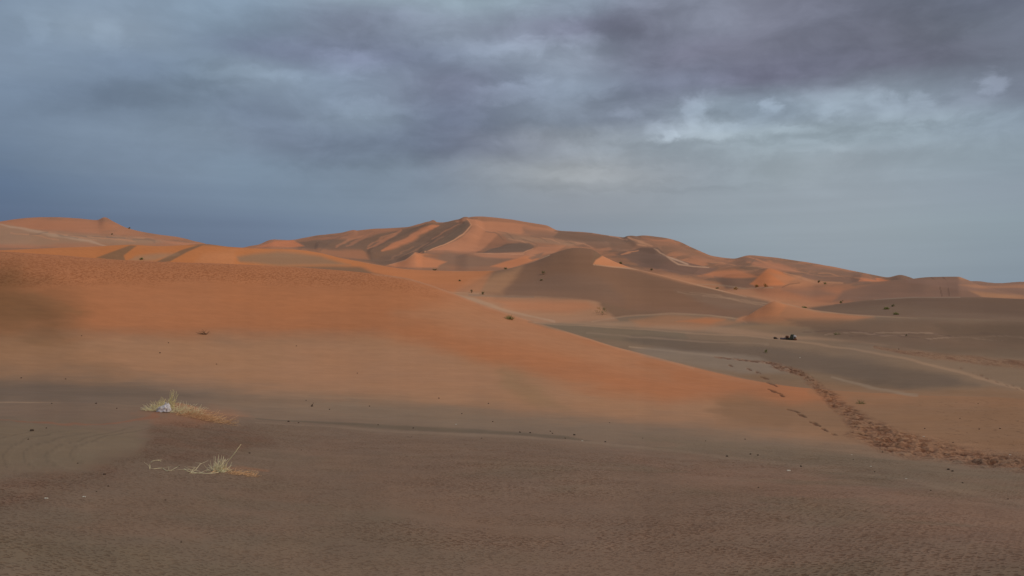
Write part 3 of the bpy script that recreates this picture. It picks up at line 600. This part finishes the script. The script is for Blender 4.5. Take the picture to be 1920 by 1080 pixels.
# ------------------------------------------------------------------ meshes
XYZ = np.stack([X, Y, ZZ+EYE], -1)
def ground_at(px, py):
    j = int(np.argmin(np.abs(PX[50]-px))); yy = PY2[:, j]; r = RR[:, j]
    k = np.nonzero((yy <= py) & (r > 2))[0][0]
    t = (yy[k-1]-py)/max(yy[k-1]-yy[k], 1e-6); t = min(max(t, 0), 1)
    q = XYZ[k-1, j]*(1-t)+XYZ[k, j]*t
    # slide along the sight line for the sub-column offset
    a = math.atan((px-960)/F); rad = math.hypot(q[0], q[1])
    return Vector((rad*math.sin(a), rad*math.cos(a), q[2]))
du = np.gradient(XYZ, axis=1); dv = np.gradient(XYZ, axis=0)
NRM = np.cross(du, dv); NRM /= np.linalg.norm(NRM, axis=-1, keepdims=True)+1e-12
def sheet(name, r0, r1, mat):
    P_ = XYZ[r0:r1+1]; n, m = P_.shape[:2]
    idx = np.arange(n*m).reshape(n, m)
    q = np.stack([idx[:-1, :-1], idx[:-1, 1:], idx[1:, 1:], idx[1:, :-1]], -1).reshape(-1, 4)
    me = bpy.data.meshes.new(name)
    me.vertices.add(n*m); me.vertices.foreach_set('co', P_.reshape(-1).astype(np.float32))
    me.loops.add(q.size); me.loops.foreach_set('vertex_index', q.reshape(-1).astype(np.int32))
    me.polygons.add(len(q)); me.polygons.foreach_set('loop_start', np.arange(0, q.size, 4, dtype=np.int32))
    me.update(calc_edges=True)
    me.polygons.foreach_set('use_smooth', np.ones(len(q), bool))
    for nm, arr in (('sand_colour', np.concatenate([COL[r0:r1+1], np.ones((n, m, 1))], -1)), ('sand_mask', MASK[r0:r1+1])):
        at = me.color_attributes.new(nm, 'FLOAT_COLOR', 'POINT'); at.data.foreach_set('color', arr.reshape(-1).astype(np.float32))
    me.normals_split_custom_set_from_vertices(NRM[r0:r1+1].reshape(-1, 3).tolist())
    me.materials.append(mat)
    o = bpy.data.objects.new(name, me); col.objects.link(o); o['kind'] = 'structure'
    return o

def principled(name):
    m = bpy.data.materials.new(name); m.use_nodes = True; T = NT(m.node_tree)
    return m, T, m.node_tree.nodes['Principled BSDF']
sm, T, bs = principled('dune_sand')
bs.inputs['Roughness'].default_value = .95; bs.inputs['Specular IOR Level'].default_value = .15
ac = T.new('ShaderNodeAttribute', attribute_name='sand_colour'); am = T.new('ShaderNodeAttribute', attribute_name='sand_mask')
s3 = T.new('ShaderNodeSeparateColor'); T.l.new(am.outputs['Color'], s3.inputs[0]); pit_m, crest_m, grav_m = s3.outputs; trail_m = am.outputs['Alpha']
pos = T.new('ShaderNodeNewGeometry').outputs['Position']
base = ac.outputs['Color']
g1 = T.noise(pos, 60, 3, .6)                                   # sand grain
g2 = T.noise(T.mapping(pos, scale=(.6, 1.5, 1), rot=(0, 0, R(20))), 2.2, 6, .6, .2)
v = T.m('ADD', T.rng(g1, .3, .7, -.045, .045), T.rng(g2, .3, .7, -.035, .035)); v = T.m('ADD', v, 1.0)
v3 = T.new('ShaderNodeCombineXYZ'); [T.l.new(v, v3.inputs[i]) for i in range(3)]
base = T.mix(1.0, base, v3.outputs[0], 'MULTIPLY')
# wind-pocked crust: short dark scoops, longer across the wind
pw = T.mapping(pos, scale=(1.0, 1.5, 1.0), rot=(0, 0, R(24)))
pb = T.noise(pw, 1.3, 3, .6)
wv = T.new('ShaderNodeTexNoise'); T.l.new(pos, wv.inputs['Vector']); wv.inputs['Scale'].default_value = 30; wv.inputs['Detail'].default_value = 2
vm = T.new('ShaderNodeVectorMath', operation='SCALE'); T.l.new(wv.outputs['Color'], vm.inputs[0]); vm.inputs['Scale'].default_value = .035
va = T.new('ShaderNodeVectorMath', operation='ADD'); T.l.new(T.mapping(pw, scale=(.8, 1.25, .001)), va.inputs[0]); T.l.new(vm.outputs[0], va.inputs[1])
def dots(scale, thr, seedloc, keep):
    vo = T.new('ShaderNodeTexVoronoi', voronoi_dimensions='2D'); T.l.new(T.mapping(va.outputs[0], loc=seedloc), vo.inputs['Vector']); vo.inputs['Scale'].default_value = scale
    sc_ = T.new('ShaderNodeSeparateColor'); T.l.new(vo.outputs['Color'], sc_.inputs[0])
    k = T.rng(T.m('ADD', sc_.outputs[0], T.m('MULTIPLY', T.m('SUBTRACT', pb, .5), 1.6)), keep, keep+.12)
    size = T.m('ADD', T.m('MULTIPLY', sc_.outputs[1], thr), thr*.45)
    d = T.m('DIVIDE', vo.outputs['Distance'], size)
    return T.m('MULTIPLY', T.rng(d, 1.0, .45), k), T.m('MULTIPLY', T.m('MULTIPLY', T.rng(d, .9, 1.15), T.rng(d, 1.7, 1.15)), k)
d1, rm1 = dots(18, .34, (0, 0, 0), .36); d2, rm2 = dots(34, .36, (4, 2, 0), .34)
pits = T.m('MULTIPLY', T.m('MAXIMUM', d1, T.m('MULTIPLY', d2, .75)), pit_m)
ca_ = T.noise(T.mapping(pos, scale=(1, .8, 1), loc=(3, 3, 0)), 7.5, 3, .6, .4)
crp = T.m('MULTIPLY', T.rng(ca_, .50, .58), crest_m)
ga_ = T.noise(T.mapping(pos, scale=(1, .45, 1)), 7.5, 2, .5)
gp = T.m('MULTIPLY', T.rng(ga_, .62, .68), grav_m)
tna = T.noise(T.mapping(pos, scale=(1, .7, 1), rot=(0, 0, R(15))), 4.6, 4, .62, .4)
tp = T.m('MULTIPLY', T.rng(tna, .47, .62), trail_m)
darkmul = lambda c, f, k: T.mix(f, c, T.mix(1.0, c, k, 'MULTIPLY'))
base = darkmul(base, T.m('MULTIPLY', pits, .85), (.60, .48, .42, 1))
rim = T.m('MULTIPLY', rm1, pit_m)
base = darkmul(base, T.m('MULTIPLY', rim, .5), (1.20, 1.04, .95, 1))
base = darkmul(base, T.m('MULTIPLY', crp, .9), (.76, .68, .60, 1))
base = darkmul(base, T.m('MULTIPLY', gp, .9), (.62, .62, .62, 1))
base = darkmul(base, T.m('MULTIPLY', tp, .9), (.60, .48, .42, 1))
T.l.new(base, bs.inputs['Base Color'])
hgt = T.m('SUBTRACT', T.m('MULTIPLY', g1, .12), T.m('ADD', T.m('MULTIPLY', pits, .8), T.m('MULTIPLY', crp, .9)))
hgt = T.m('SUBTRACT', hgt, T.m('MULTIPLY', tp, 2.5)); hgt = T.m('ADD', hgt, T.m('MULTIPLY', gp, .8))
bp = T.new('ShaderNodeBump'); bp.inputs['Strength'].default_value = .8; bp.inputs['Distance'].default_value = .012
T.l.new(hgt, bp.inputs['Height']); T.l.new(bp.outputs[0], bs.inputs['Normal'])

def row_after(seg): return int(np.nonzero(np.array(rows_g) == seg)[0][-1])
s8 = row_after(8)      # hollow behind the big dune
s18 = row_after(18)    # hidden foot behind the dark hill
s24 = row_after(24)
sheet('sand_ground', 0, s8, sm); sheet('dune_hollow', s8, s18, sm); sheet('middle_dunes', s18, s24, sm); sheet('mountain_dunes', s24, NRW-1, sm)
# ------------------------------------------------------------------ things on the sand
def flat_mat(name, c, rough=.85, var=.12, scale=40):
    m, T, b = principled(name); b.inputs['Roughness'].default_value = rough; b.inputs['Specular IOR Level'].default_value = .2
    tcn = T.new('ShaderNodeTexCoord').outputs['Object']; n = T.noise(tcn, scale, 3, .6)
    a = lin(c)/LIGHT
    T.l.new(T.mix(T.rng(n, .3, .7), (*np.clip(a*(1-var*2), .005, .9), 1), (*np.clip(a*(1+var), .005, .9), 1)), b.inputs['Base Color'])
    return m
M_STRAW = flat_mat('dry_straw', (206,178,140)); M_STRAWG = flat_mat('green_straw', (198,172,128)); M_STRAWP = flat_mat('pale_straw', (208,180,150)); M_STRAWO = flat_mat('orange_straw', (186,144,110))
M_GREEN = flat_mat('leaf_green', (116,112,70), scale=4); M_DGREEN = flat_mat('leaf_dark', (118,108,78), scale=4); M_YEL = flat_mat('leaf_yellow', (136,104,56), scale=4); M_PGREEN = flat_mat('leaf_pale', (104,98,66), scale=4)
M_TWIG = flat_mat('twig_wood', (70,54,42)); M_STONE = flat_mat('dark_stone', (66,52,44), scale=30); M_WHITE = flat_mat('chalky', (176,166,156), scale=20)
M_CLOTH = flat_mat('lilac_cloth', (176,168,174), scale=9); M_BAG = flat_mat('dark_canvas', (64,52,44), scale=12); M_BROWN = flat_mat('brown_canvas', (92,58,44), scale=12)
M_ROLL = flat_mat('mat_fabric', (96,84,90), scale=12); M_PALEC = flat_mat('pale_cloth', (150,142,144), scale=12); M_GREENC = flat_mat('green_canvas', (60,58,48), scale=12)

def tag(o, label, cat, group=None):
    o['label'] = label; o['category'] = cat
    if group: o['group'] = group
    return o
def mk(name, verts, faces, mat, parent=None, loc=None, smooth=True):
    me = bpy.data.meshes.new(name); me.from_pydata([tuple(v) for v in verts], [], faces); me.materials.append(mat)
    if smooth: me.polygons.foreach_set('use_smooth', [True]*len(me.polygons))
    me.update()
    o = bpy.data.objects.new(name, me); col.objects.link(o)
    if parent: o.parent = parent
    if loc is not None: o.location = loc
    return o
def tube(V, Fc, pts, r0, r1, n=3):
    """tapered tube through pts"""
    base = len(V); k = len(pts)
    for i, p in enumerate(pts):
        p = Vector(p); d = (Vector(pts[min(i+1, k-1)])-Vector(pts[max(i-1, 0)])); d = d.normalized() if d.length > 1e-9 else Vector((0, 0, 1))
        a = d.cross(Vector((0.3, 0.1, 1)) if abs(d.z) < .9 else Vector((1, 0, 0))).normalized(); b = d.cross(a); r = r0+(r1-r0)*i/(k-1)
        for q in range(n):
            t = 2*math.pi*q/n; V.append(p+a*math.cos(t)*r+b*math.sin(t)*r)
    for i in range(k-1):
        for q in range(n):
            Fc.append((base+i*n+q, base+i*n+(q+1) % n, base+(i+1)*n+(q+1) % n, base+(i+1)*n+q))
    Fc.append(tuple(base+q for q in range(n))[::-1]); Fc.append(tuple(base+(k-1)*n+q for q in range(n)))
def blade(V, Fc, base, ang, lean, L, curl, r, seg=5):
    r *= 1.15
    """a stem leaving base, leaning `lean` from the vertical towards `ang`, drooping by `curl`"""
    p = Vector(base); pts = [p.copy()]; th = lean
    for i in range(seg):
        d = Vector((math.cos(ang)*math.sin(th), math.sin(ang)*math.sin(th), math.cos(th)))
        p = p+d*L/seg; pts.append(p.copy()); th += curl/seg; ang += random.uniform(-.12, .12)
    tube(V, Fc, pts, r, r*.45)
def gz(x, y):
    """height of the sand under a world point (near sheet)"""
    a = math.atan2(x, y); j = int(np.argmin(np.abs(AZ-a))); r = math.hypot(x, y); k = int(np.searchsorted(RR[:, j], r))
    t = (r-RR[k-1, j])/(RR[k, j]-RR[k-1, j]); return XYZ[k-1, j, 2]*(1-t)+XYZ[k, j, 2]*t
def lump(n_lat, n_lon, sx, sy, sz, rough, seed, flat=.25, freq=2.0):
    rnd = random.Random(seed); ph = [rnd.uniform(0, 6.3) for _ in range(8)]
    V, Fc = [], []
    for i in range(n_lat+1):
        t = math.pi*i/n_lat
        for j in range(n_lon):
            p = 2*math.pi*j/n_lon
            x, y, z = math.sin(t)*math.cos(p), math.sin(t)*math.sin(p), math.cos(t)
            k = 1+rough*(math.sin(freq*x*2+ph[0])*math.cos(freq*y*2+ph[1])+.6*math.sin(freq*z*3+ph[2]+y*2)+.4*math.sin(freq*5*x+ph[3])*math.sin(freq*5*z+ph[4]))
            z = max(z*k, -flat)
            V.append(Vector((x*k*sx, y*k*sy, (z+flat)*sz)))
    for i in range(n_lat):
        for j in range(n_lon):
            Fc.append((i*n_lon+j, (i+1)*n_lon+j, (i+1)*n_lon+(j+1) % n_lon, i*n_lon+(j+1) % n_lon))
    return V, Fc
def px_at(px, py):
    g = ground_at(px, py); d = math.hypot(g.x, g.y)*math.cos(math.atan((px-960)/F)); return g, d/F     # point, metres per pixel there

# --- big grass tuft with its straw lying over the sand tail
g, s = px_at(312, 769)
T1 = bpy.data.objects.new('grass_tuft', None); col.objects.link(T1); T1.location = g
tag(T1, 'large straw-coloured grass tuft on a low orange sand mound, pale cloth caught in it', 'grass tuft', 'dry grass tufts')
def stems_mesh(root, mat, name, spec):
    V, Fc = [], []
    for (x0, x1, y0, y1, n, L0, L1, ln0, ln1, cu, r, am, asd) in spec:
        for _ in range(int(n*1.6)):
            x = random.uniform(x0, x1)*s; y = random.uniform(y0, y1)
            z = gz(root.location.x+x, root.location.y+y)-root.location.z
            blade(V, Fc, (x, y, z-.01), random.gauss(am, asd), random.uniform(ln0, ln1), random.uniform(L0, L1)*s, random.uniform(-cu*.3, cu), r*random.uniform(.7, 1.2))
    return mk(name, V, Fc, mat, root)
random.seed(11)
PI = math.pi
stems_mesh(T1, M_STRAWG, 'green_stems', [(-20,10,-.1,.15,60,10,26,.1,.9,.9,.0035,PI/2,1.8),(0,12,0,.1,9,30,42,.05,.3,.35,.0042,.2,.5)])
stems_mesh(T1, M_STRAWP, 'pale_stems', [(-34,34,-.15,.1,120,8,22,.4,1.3,1.0,.0035,PI/2,2.4),(18,60,0,.2,60,10,26,.3,1.0,1.2,.0033,.3,1.2),(-34,-8,-.1,.0,40,10,20,1.0,1.5,.3,.004,PI,.7)])
stems_mesh(T1, M_STRAWO, 'lying_straw', [(20,110,-.25,.25,110,14,34,1.15,1.55,.35,.0032,.1,.9),(30,90,-.1,.2,26,12,24,.5,1.1,1.7,.003,.2,.7),(60,125,-.3,.1,40,12,26,1.3,1.6,.3,.003,-.3,.7)])
cl, s2 = px_at(309, 769)
V, Fc = lump(20, 28, .10, .06, .10, .22, 5, .2, 2.6)
for v in V: v.z += .012*math.sin(v.x*60+v.y*33); v.x += v.z*.4
co = mk('crumpled_cloth', V, Fc, M_CLOTH, None, cl+Vector((0, -.12, -.01)))
tag(co, 'crumpled pale lilac cloth caught at the foot of the large grass tuft', 'cloth')
V, Fc = lump(14, 20, .06, .045, .12, .25, 9, .2, 3)
mk('cloth_fold', V, Fc, M_CLOTH, co, Vector((.09, .02, .0)))

# --- small tuft with one long stalk
g, s = px_at(411, 884)
T2 = bpy.data.objects.new('grass_tuft', None); col.objects.link(T2); T2.location = g
tag(T2, 'small bleached grass tuft with one long straight stalk leaning right', 'grass tuft', 'dry grass tufts')
random.seed(5)
stems_mesh(T2, M_STRAWP, 'pale_stems', [(-14,12,-.06,.08,85,8,24,.1,1.1,2.4,.0026,PI/2,2.0),(-8,8,-.03,.03,16,20,34,.1,.6,1.6,.0026,.4,1.0)])
stems_mesh(T2, M_STRAWO, 'lying_straw', [(10,62,-.08,.1,60,10,22,1.2,1.55,.2,.0024,.1,.8),(20,70,-.02,.1,16,6,14,.4,.9,.9,.0024,.2,.7)])
V, Fc = [], []
tube(V, Fc, [(0.02, 0, .0), (15*s, .0, 17*s), (28*s, .0, 33*s), (41*s, .0, 51*s)], .0042, .0026, 5)
mk('stalk', V, Fc, M_STRAW, T2)

# --- loose straws lying near it
def straw(name, pts, r, label, mat=M_STRAWP, extra=0):
    gs = [ground_at(x, y)+Vector((0, 0, h)) for x, y, h in pts]; o = gs[0].copy()
    # smooth the path
    P_ = [Vector(q)-o for q in gs]; Q = []
    for i in range(len(P_)-1):
        a = P_[max(i-1, 0)]; b = P_[i]; c = P_[i+1]; d = P_[min(i+2, len(P_)-1)]
        for k in range(5):
            t = k/5; Q.append(.5*((2*b)+(c-a)*t+(2*a-5*b+4*c-d)*t*t+(3*b-a-3*c+d)*t**3))
    Q.append(P_[-1]); V, Fc = [], []; tube(V, Fc, Q, r, r*.6, 4)
    rnd = random.Random(int(pts[0][0]))
    for _ in range(extra):
        q = Q[rnd.randrange(len(Q))]; blade(V, Fc, q, rnd.uniform(0, 6.3), rnd.uniform(1.1, 1.5), rnd.uniform(.05, .16), .2, r*.6)
    return tag(mk(name, V, Fc, mat, None, o), label, 'straw', 'loose straws by the small tuft')
straw('bent_straw', [(281,880,.0),(280,880,.05),(286,881,.09),(296,882,.11),(302,882,.10)], .0036, 'pale bent straw arching off the sand, far left of the small tuft', extra=5)
straw('loose_straw', [(288,880,.005),(304,879,.006),(314,884,.006),(326,881,.008)], .003, 'thin wavy straw lying flat right of the arching bent straw', extra=6)
straw('loose_straw', [(345,880,.005),(357,886,.006),(366,885,.02),(375,879,.05),(379,874,.03)], .0034, 'pale straw with a raised tip lying left of the small tuft', extra=12)
straw('loose_straw', [(355,888,.005),(375,888,.006),(394,889,.006),(410,887,.006)], .0036, 'nearly straight straw on the sand directly below left of the small tuft', extra=8)
straw('loose_straw', [(396,887,.006),(420,882,.02),(433,884,.01),(446,888,.006),(465,885,.006),(481,884,.006)], .004, 'long wavy orange straw lying below the small tuft towards the right', M_STRAWO, 4)

# --- desert shrubs and grass clumps out among the dunes
def clump(w, h, n, seed, dome=True, r=.03):
    rnd = random.Random(seed); V, Fc = [], []
    for _ in range(n):
        a = rnd.uniform(0, 6.3); q = rnd.random()**.6; bx, by = math.cos(a)*q*w*.28, math.sin(a)*q*w*.28
        L = h*(1.15-.45*q)*rnd.uniform(.6, 1.0); lean = q*(1.15 if dome else .7)*rnd.uniform(.6, 1.1)
        st = random.getstate(); random.seed(rnd.random()); blade(V, Fc, (bx, by, -.05), a, lean, L*1.1, .5, r*rnd.uniform(.5, 1), 4); random.setstate(st)
    return V, Fc
def leaves(w, h, n, seed, size):
    rnd = random.Random(seed); V, Fc = [], []
    cs = [(rnd.uniform(-.32, .32)*w, rnd.uniform(-.32, .32)*w, rnd.uniform(.25, .78)*h, rnd.uniform(.12, .25)*w) for _ in range(7)]
    for _ in range(n):
        cx, cy, cz, cr = cs[rnd.randrange(len(cs))]
        p = Vector((rnd.gauss(cx, cr*.6), rnd.gauss(cy, cr*.6), max(.03, rnd.gauss(cz, cr*.5))))
        u = Vector((rnd.gauss(0, 1), rnd.gauss(0, 1), rnd.gauss(0, .7))).normalized(); v = u.cross(Vector((rnd.gauss(0, 1), rnd.gauss(0, 1), 1))).normalized()
        k = size*rnd.uniform(.5, 1.2); b = len(V)
        V += [p-u*k, p+v*k*.35, p+u*k, p-v*k*.35]; Fc.append((b, b+1, b+2, b+3))
    return V, Fc
CL = [ # x, foot y, width px, height px, kind, label
(955,598,22,12,'g','rounded green grass clump on the crest line of the big orange dune'),
(1019,514,9,8,'d','dark green bush alone high on the left flank of the brown dune'),
(1436,662,8,9,'g','small yellow-green bush on the gravelly grey flat above the trodden trail'),
(1614,757,11,13,'p','faint pale green grass clump just right of the trodden footprint trail'),
(1577,569,8,8,'g','small green bush at the foot of the orange slope left of the grey plain'),
(1570,627,17,7,'p','low pale green grass patch on the brown slope right of the dark baggage'),
(1662,580,10,7,'g','dark upper-left bush of the three bushes on the grey plain'),
(1673,575,9,5,'p','pale small topmost bush of the three bushes on the grey plain'),
(1680,590,11,7,'g','yellow-green lowest bush of the three bushes on the grey plain'),
(1381,543,13,6,'y','yellow-orange bush at the bottom edge of the small orange dune field, leftmost'),
(1419,538,8,5,'y','tiny yellowish bush between two larger yellow bushes below the orange cone dune'),
(1437,538,14,7,'y','widest yellow bush directly below the orange cone dune'),
(1534,530,7,5,'d','dark small bush in the gap right of the orange cone dune'),
(1547,533,6,4,'g','tiny green bush just right of the dark one beyond the cone dune'),
(884,549,5,8,'d','thin upright dark bush at the left end of the pale flat'),
(906,552,8,6,'d','slanting dark bush on the pale flat behind the big orange dune'),
(266,487,8,5,'g','tiny green bush between the two small orange dunes on the left'),
(1508,577,13,5,'g','low green bush in the hollow behind the orange peaked ridge'),
(1164,495,9,4,'p','pale scrubby bush on the orange crescent slip face'),
(1221,507,6,4,'d','tiny dark bush on the pale ridge right of the orange crescent'),
(1015,526,6,3,'d','tiny dark scrub below the dark green bush on the brown dune'),
(862,527,5,3,'d','tiny dark scrub on the orange saddle left of the brown dune'),
(948,505,8,4,'d','dark scrub in the dip left of the brown dune crest'),
(815,507,9,3,'d','low dark scrub at the foot of the mountain dune, left'),
(1345,541,10,4,'p','pale scrub patch left of the yellow bushes in the small dune field'),
(1700,630,4,5,'d','tiny upright dark scrub on the brown slope at right'),
(210,440,4,3,'d','tiny dark scrub on the slope of the far left dune, below its peak'),
(242,429,4,3,'d','tiny dark scrub on the right shoulder of the far left dune'),
]
mats = {'g': M_GREEN, 'd': M_DGREEN, 'y': M_YEL, 'p': M_PGREEN}
for i, (x, y, w, h, k, lab) in enumerate(CL):
    g, s = px_at(x, y); W_, H_ = w*s*.85, h*s*.85
    if k in 'gp' and w > 9:
        V, Fc = clump(W_, H_, 130 if k == 'g' else 70, i+3, True, max(.006, .30*s if k == 'g' else .2*s)); root = mk('grass_clump', V, Fc, mats[k], None, g); cat = 'grass clump'
    else:
        root = bpy.data.objects.new('desert_bush', None); col.objects.link(root); root.location = g; cat = 'bush'
        V, Fc = leaves(W_, H_, 220, i+3, max(.03, .9*s)); mk('foliage', V, Fc, mats[k], root, smooth=False)
        V, Fc = clump(W_*.3, H_*.8, 9, i+9, True, .14*s); mk('stems', V, Fc, M_TWIG, root)
    tag(root, lab, cat, 'desert shrubs and grass clumps')
# the pair of bushes below the brown dune
for (x, y, w, h, m, lab) in ((1133,590,15,14,M_DGREEN,'dark green full bush, right one of the pair below the brown dune'), (1122,587,12,13,M_YEL,'sparse brownish bush, left one of the pair below the brown dune')):
    g, s = px_at(x, y)
    root = bpy.data.objects.new('desert_bush', None); col.objects.link(root); root.location = g
    tag(root, lab, 'bush', 'desert shrubs and grass clumps')
    V, Fc = leaves(w*s, h*s, 420 if m == M_DGREEN else 150, x, .75*s); mk('foliage', V, Fc, m, root, smooth=False)
    V, Fc = clump(w*s*.8, h*s*.8, 14, x, True, .1*s); mk('stems', V, Fc, M_TWIG, root)

# --- heap of baggage behind the low ridge
g, s = px_at(1486, 637.5)
def bagpart(name, V, Fc, mat, root, loc=(0, 0, 0)): return mk(name, V, Fc, mat, root, Vector(loc))
B = bpy.data.objects.new('backpack', None); col.objects.link(B); B.location = g
tag(B, 'tall dark backpack with a pale cloth over its top, rightmost of the baggage', 'backpack', 'baggage resting on the sand')
V, Fc = lump(16, 20, 6.5*s, .28, 8.6*s, .12, 3, .25, 2)
for v in V: v.x *= 1.15-.45*min(v.z/(8*s), 1)
bagpart('pack_body', V, Fc, M_GREENC, B)
V, Fc = lump(12, 16, 3.2*s, .22, 3.0*s, .2, 4, .3, 3); bagpart('pale_cover', V, Fc, M_PALEC, B, (2.6*s, -.12, 5.6*s))
V, Fc = lump(12, 16, 3.6*s, .2, 2.6*s, .15, 8, .3, 3); bagpart('side_pouch', V, Fc, M_BROWN, B, (2.6*s, -.22, 0))
V, Fc = lump(10, 12, .5*s, .1, 1.8*s, .1, 12, .3, 3); bagpart('buckle_strap', V, Fc, M_PALEC, B, (-.4*s, -.28, 3.2*s))
g2, s = px_at(1476, 637)
B2 = bpy.data.objects.new('backpack', None); col.objects.link(B2); B2.location = g2
tag(B2, 'smaller reddish brown backpack beside the tall dark one', 'backpack', 'baggage resting on the sand')
V, Fc = lump(14, 18, 3.2*s, .2, 4.0*s, .14, 21, .3, 2); bagpart('pack_body', V, Fc, M_BAG, B2)
V, Fc = lump(12, 16, 2.6*s, .2, 2.8*s, .12, 22, .4, 2); bagpart('pack_lid', V, Fc, M_BROWN, B2, (.3*s, 0, 4.0*s))
V, Fc = [], []
tube(V, Fc, [(-2.6*s, -.1, 3*s), (-4.6*s, -.1, 5*s), (-3.6*s, -.1, 7*s), (-1.5*s, -.1, 7.2*s)], .5*s, .4*s, 6); bagpart('shoulder_strap', V, Fc, M_BAG, B2)
g3, s = px_at(1468, 636.5)
V, Fc = [], []; n = 14
for i, (xx, rr_) in enumerate(((-5.0, .3), (-5.0, 1.5), (-4.8, 1.75), (-2.5, 1.85), (0, 1.8), (2.5, 1.85), (4.8, 1.75), (5.0, 1.5), (5.0, .3))):
    for q in range(n):
        t = 2*PI*q/n; V.append(Vector((xx*s, math.cos(t)*rr_*s*1.2, (math.sin(t)*rr_+1.6)*s)))
for i in range(8):
    for q in range(n): Fc.append((i*n+q, i*n+(q+1) % n, (i+1)*n+(q+1) % n, (i+1)*n+q))
ro = mk('rolled_mat', V, Fc, M_ROLL, None, g3); tag(ro, 'dark grey rolled mat lying left of the two backpacks', 'rolled mat', 'baggage resting on the sand')
for xx in (-3, 3):
    V, Fc = [], []; pts = [(xx*s, math.cos(2*PI*q/12)*2.02*s*1.2, (math.sin(2*PI*q/12)*2.0+1.6)*s) for q in range(13)]
    tube(V, Fc, pts, .16*s, .16*s, 4); mk('strap', V, Fc, M_BAG, ro)
g4, s = px_at(1454, 635.5)
V, Fc = lump(12, 18, 3.4*s, .18, 2.6*s, .14, 33, .35, 2)
for v in V: v.z *= 1.1-.35*(v.x/(3.4*s)); 
ba = mk('small_bag', V, Fc, M_BAG, None, g4); tag(ba, 'small black bag set apart, leftmost of the baggage', 'bag', 'baggage resting on the sand')
V, Fc = lump(10, 14, 2.2*s, .14, 1.0*s, .14, 35, .35, 2); mk('bag_flap', V, Fc, M_ROLL, ba, Vector((3.6*s, 0, 0)))

# --- pebbles and scraps
ST = {
'tiny dark pebble on the tan apron below the big orange dune': [(40,709,4),(123,711,4),(300,662,4),(556,649,3),(316,643,3),(153,630,3),(585,762,6),(574,751,3),(618,768,4),(693,762,4),(823,747,4),(916,757,4),(866,776,4),(670,700,3),(406,683,3)],
'tiny dark pebble near the curling furrows of the left hollow': [(97,757,4),(180,757,5),(60,808,9),(87,803,4),(53,824,4),(219,766,4),(146,869,4)],
'tiny dark pebble on the grey sand around the grass tufts': [(541,791,6),(560,793,4),(410,791,6),(468,850,5),(335,875,5),(196,890,7),(203,912,5),(181,922,4),(340,1017,5),(565,844,3),(310,938,4)],
'tiny dark pebble along the low edge crossing the foreground': [(924,791,4),(709,797,4),(775,803,4),(975,811,5),(994,812,5),(1032,809,4),(1036,813,4),(1077,816,6),(1060,822,4),(1135,829,5),(903,822,3),(1143,793,3),(1205,822,3)],
'tiny dark pebble on the grey flat in front of the footprint trail': [(1363,856,6),(1397,824,4),(1407,852,5),(1421,854,5),(1502,875,6),(1323,827,3),(1422,915,4),(1778,881,7),(1786,884,6),(1745,920,4),(1805,906,5),(1890,936,4),(1655,848,4),(1600,862,3),(1640,885,4)],
'tiny dark pebble on the brown sand behind the footprint trail': [(1734,804,4),(1836,805,4),(1875,804,4),(1787,830,4),(1834,757,3),(1800,785,3),(1685,655,3)],
}
stone_me = []
for k in range(4):
    V, Fc = lump(6, 9, .5, .42, .42, .18, 60+k, .3, 1.6)
    me = bpy.data.meshes.new('pebble'); me.from_pydata([tuple(v) for v in V], [], Fc); me.materials.append(M_STONE); stone_me.append(me)
rnd = random.Random(3)
for lab, L in ST.items():
    for (x, y, w) in L:
        g, s = px_at(x, y); o = bpy.data.objects.new('pebble', stone_me[rnd.randrange(4)]); col.objects.link(o)
        o.location = g; o.rotation_euler = (0, 0, rnd.uniform(0, 6.3)); o.scale = (w*s*.75,)*3
        tag(o, lab, 'pebble', 'dark pebbles scattered over the sand')
WL = [(1732,819,4,'tiny white chip on the sand just above the footprint trail'),(1633,875,4,'tiny white chip on the grey flat nearest below the footprint trail'),(1597,853,3,'tiny white chip below the narrow bend of the footprint trail'),(1699,898,4,'tiny white chip lowest on the grey flat at right'),
(1500,671,3,'tiny white speck on the dark flat below the baggage'),(1894,853,4,'tiny white chip beside the trail at the right edge'),(855,796,4,'tiny white chip behind the low edge in the middle foreground'),(1092,827,4,'tiny white chip at the right end of the low dark edge'),
(158,932,7,'small white flake on the pitted sand, right one of the two at lower left'),(87,935,8,'small pale flake on the pitted sand, left one of the two at lower left'),(1479,883,8,'pale orange sliver lying on the brown sand at right')]
V, Fc = lump(6, 9, .5, .25, .22, .22, 91, .3, 2.2)
wm = bpy.data.meshes.new('pale_chip'); wm.from_pydata([tuple(v) for v in V], [], Fc); wm.materials.append(M_WHITE)
for x, y, w, lab in WL:
    g, s = px_at(x, y); o = bpy.data.objects.new('pale_chip', wm); col.objects.link(o); o.location = g; o.rotation_euler = (0, 0, rnd.uniform(-.3, .3)); o.scale = (w*s,)*3
    tag(o, lab, 'pale chip', 'pale chips on the sand')
# --- twig standing by the pebble below the big dune, thin dark twigs along its foot
def twig(x, y, h, lab, seed, n=5):
    g, s = px_at(x, y); rnd = random.Random(seed); V, Fc = [], []; st = random.getstate(); random.seed(seed)
    for _ in range(n): blade(V, Fc, (rnd.uniform(-.5, .5)*h*s, 0, 0), rnd.choice((0, PI))+rnd.uniform(-.6, .6), rnd.uniform(.2, 1.5), h*s*rnd.uniform(.6, 1.1), .4, .28*s, 4)
    random.setstate(st); tag(mk('dry_twig', V, Fc, M_TWIG, None, g), lab, 'twig', 'dry twigs on the sand')
twig(585, 760, 6, 'tiny dark forked twig standing on the bare sand right of the large tuft', 1, 4)
twig(381, 627, 14, 'dry reddish twig cluster at the foot line of the big orange dune', 2, 16)
twig(772, 820, 8, 'thin dark twig lying flat behind the middle foreground edge', 4, 2)
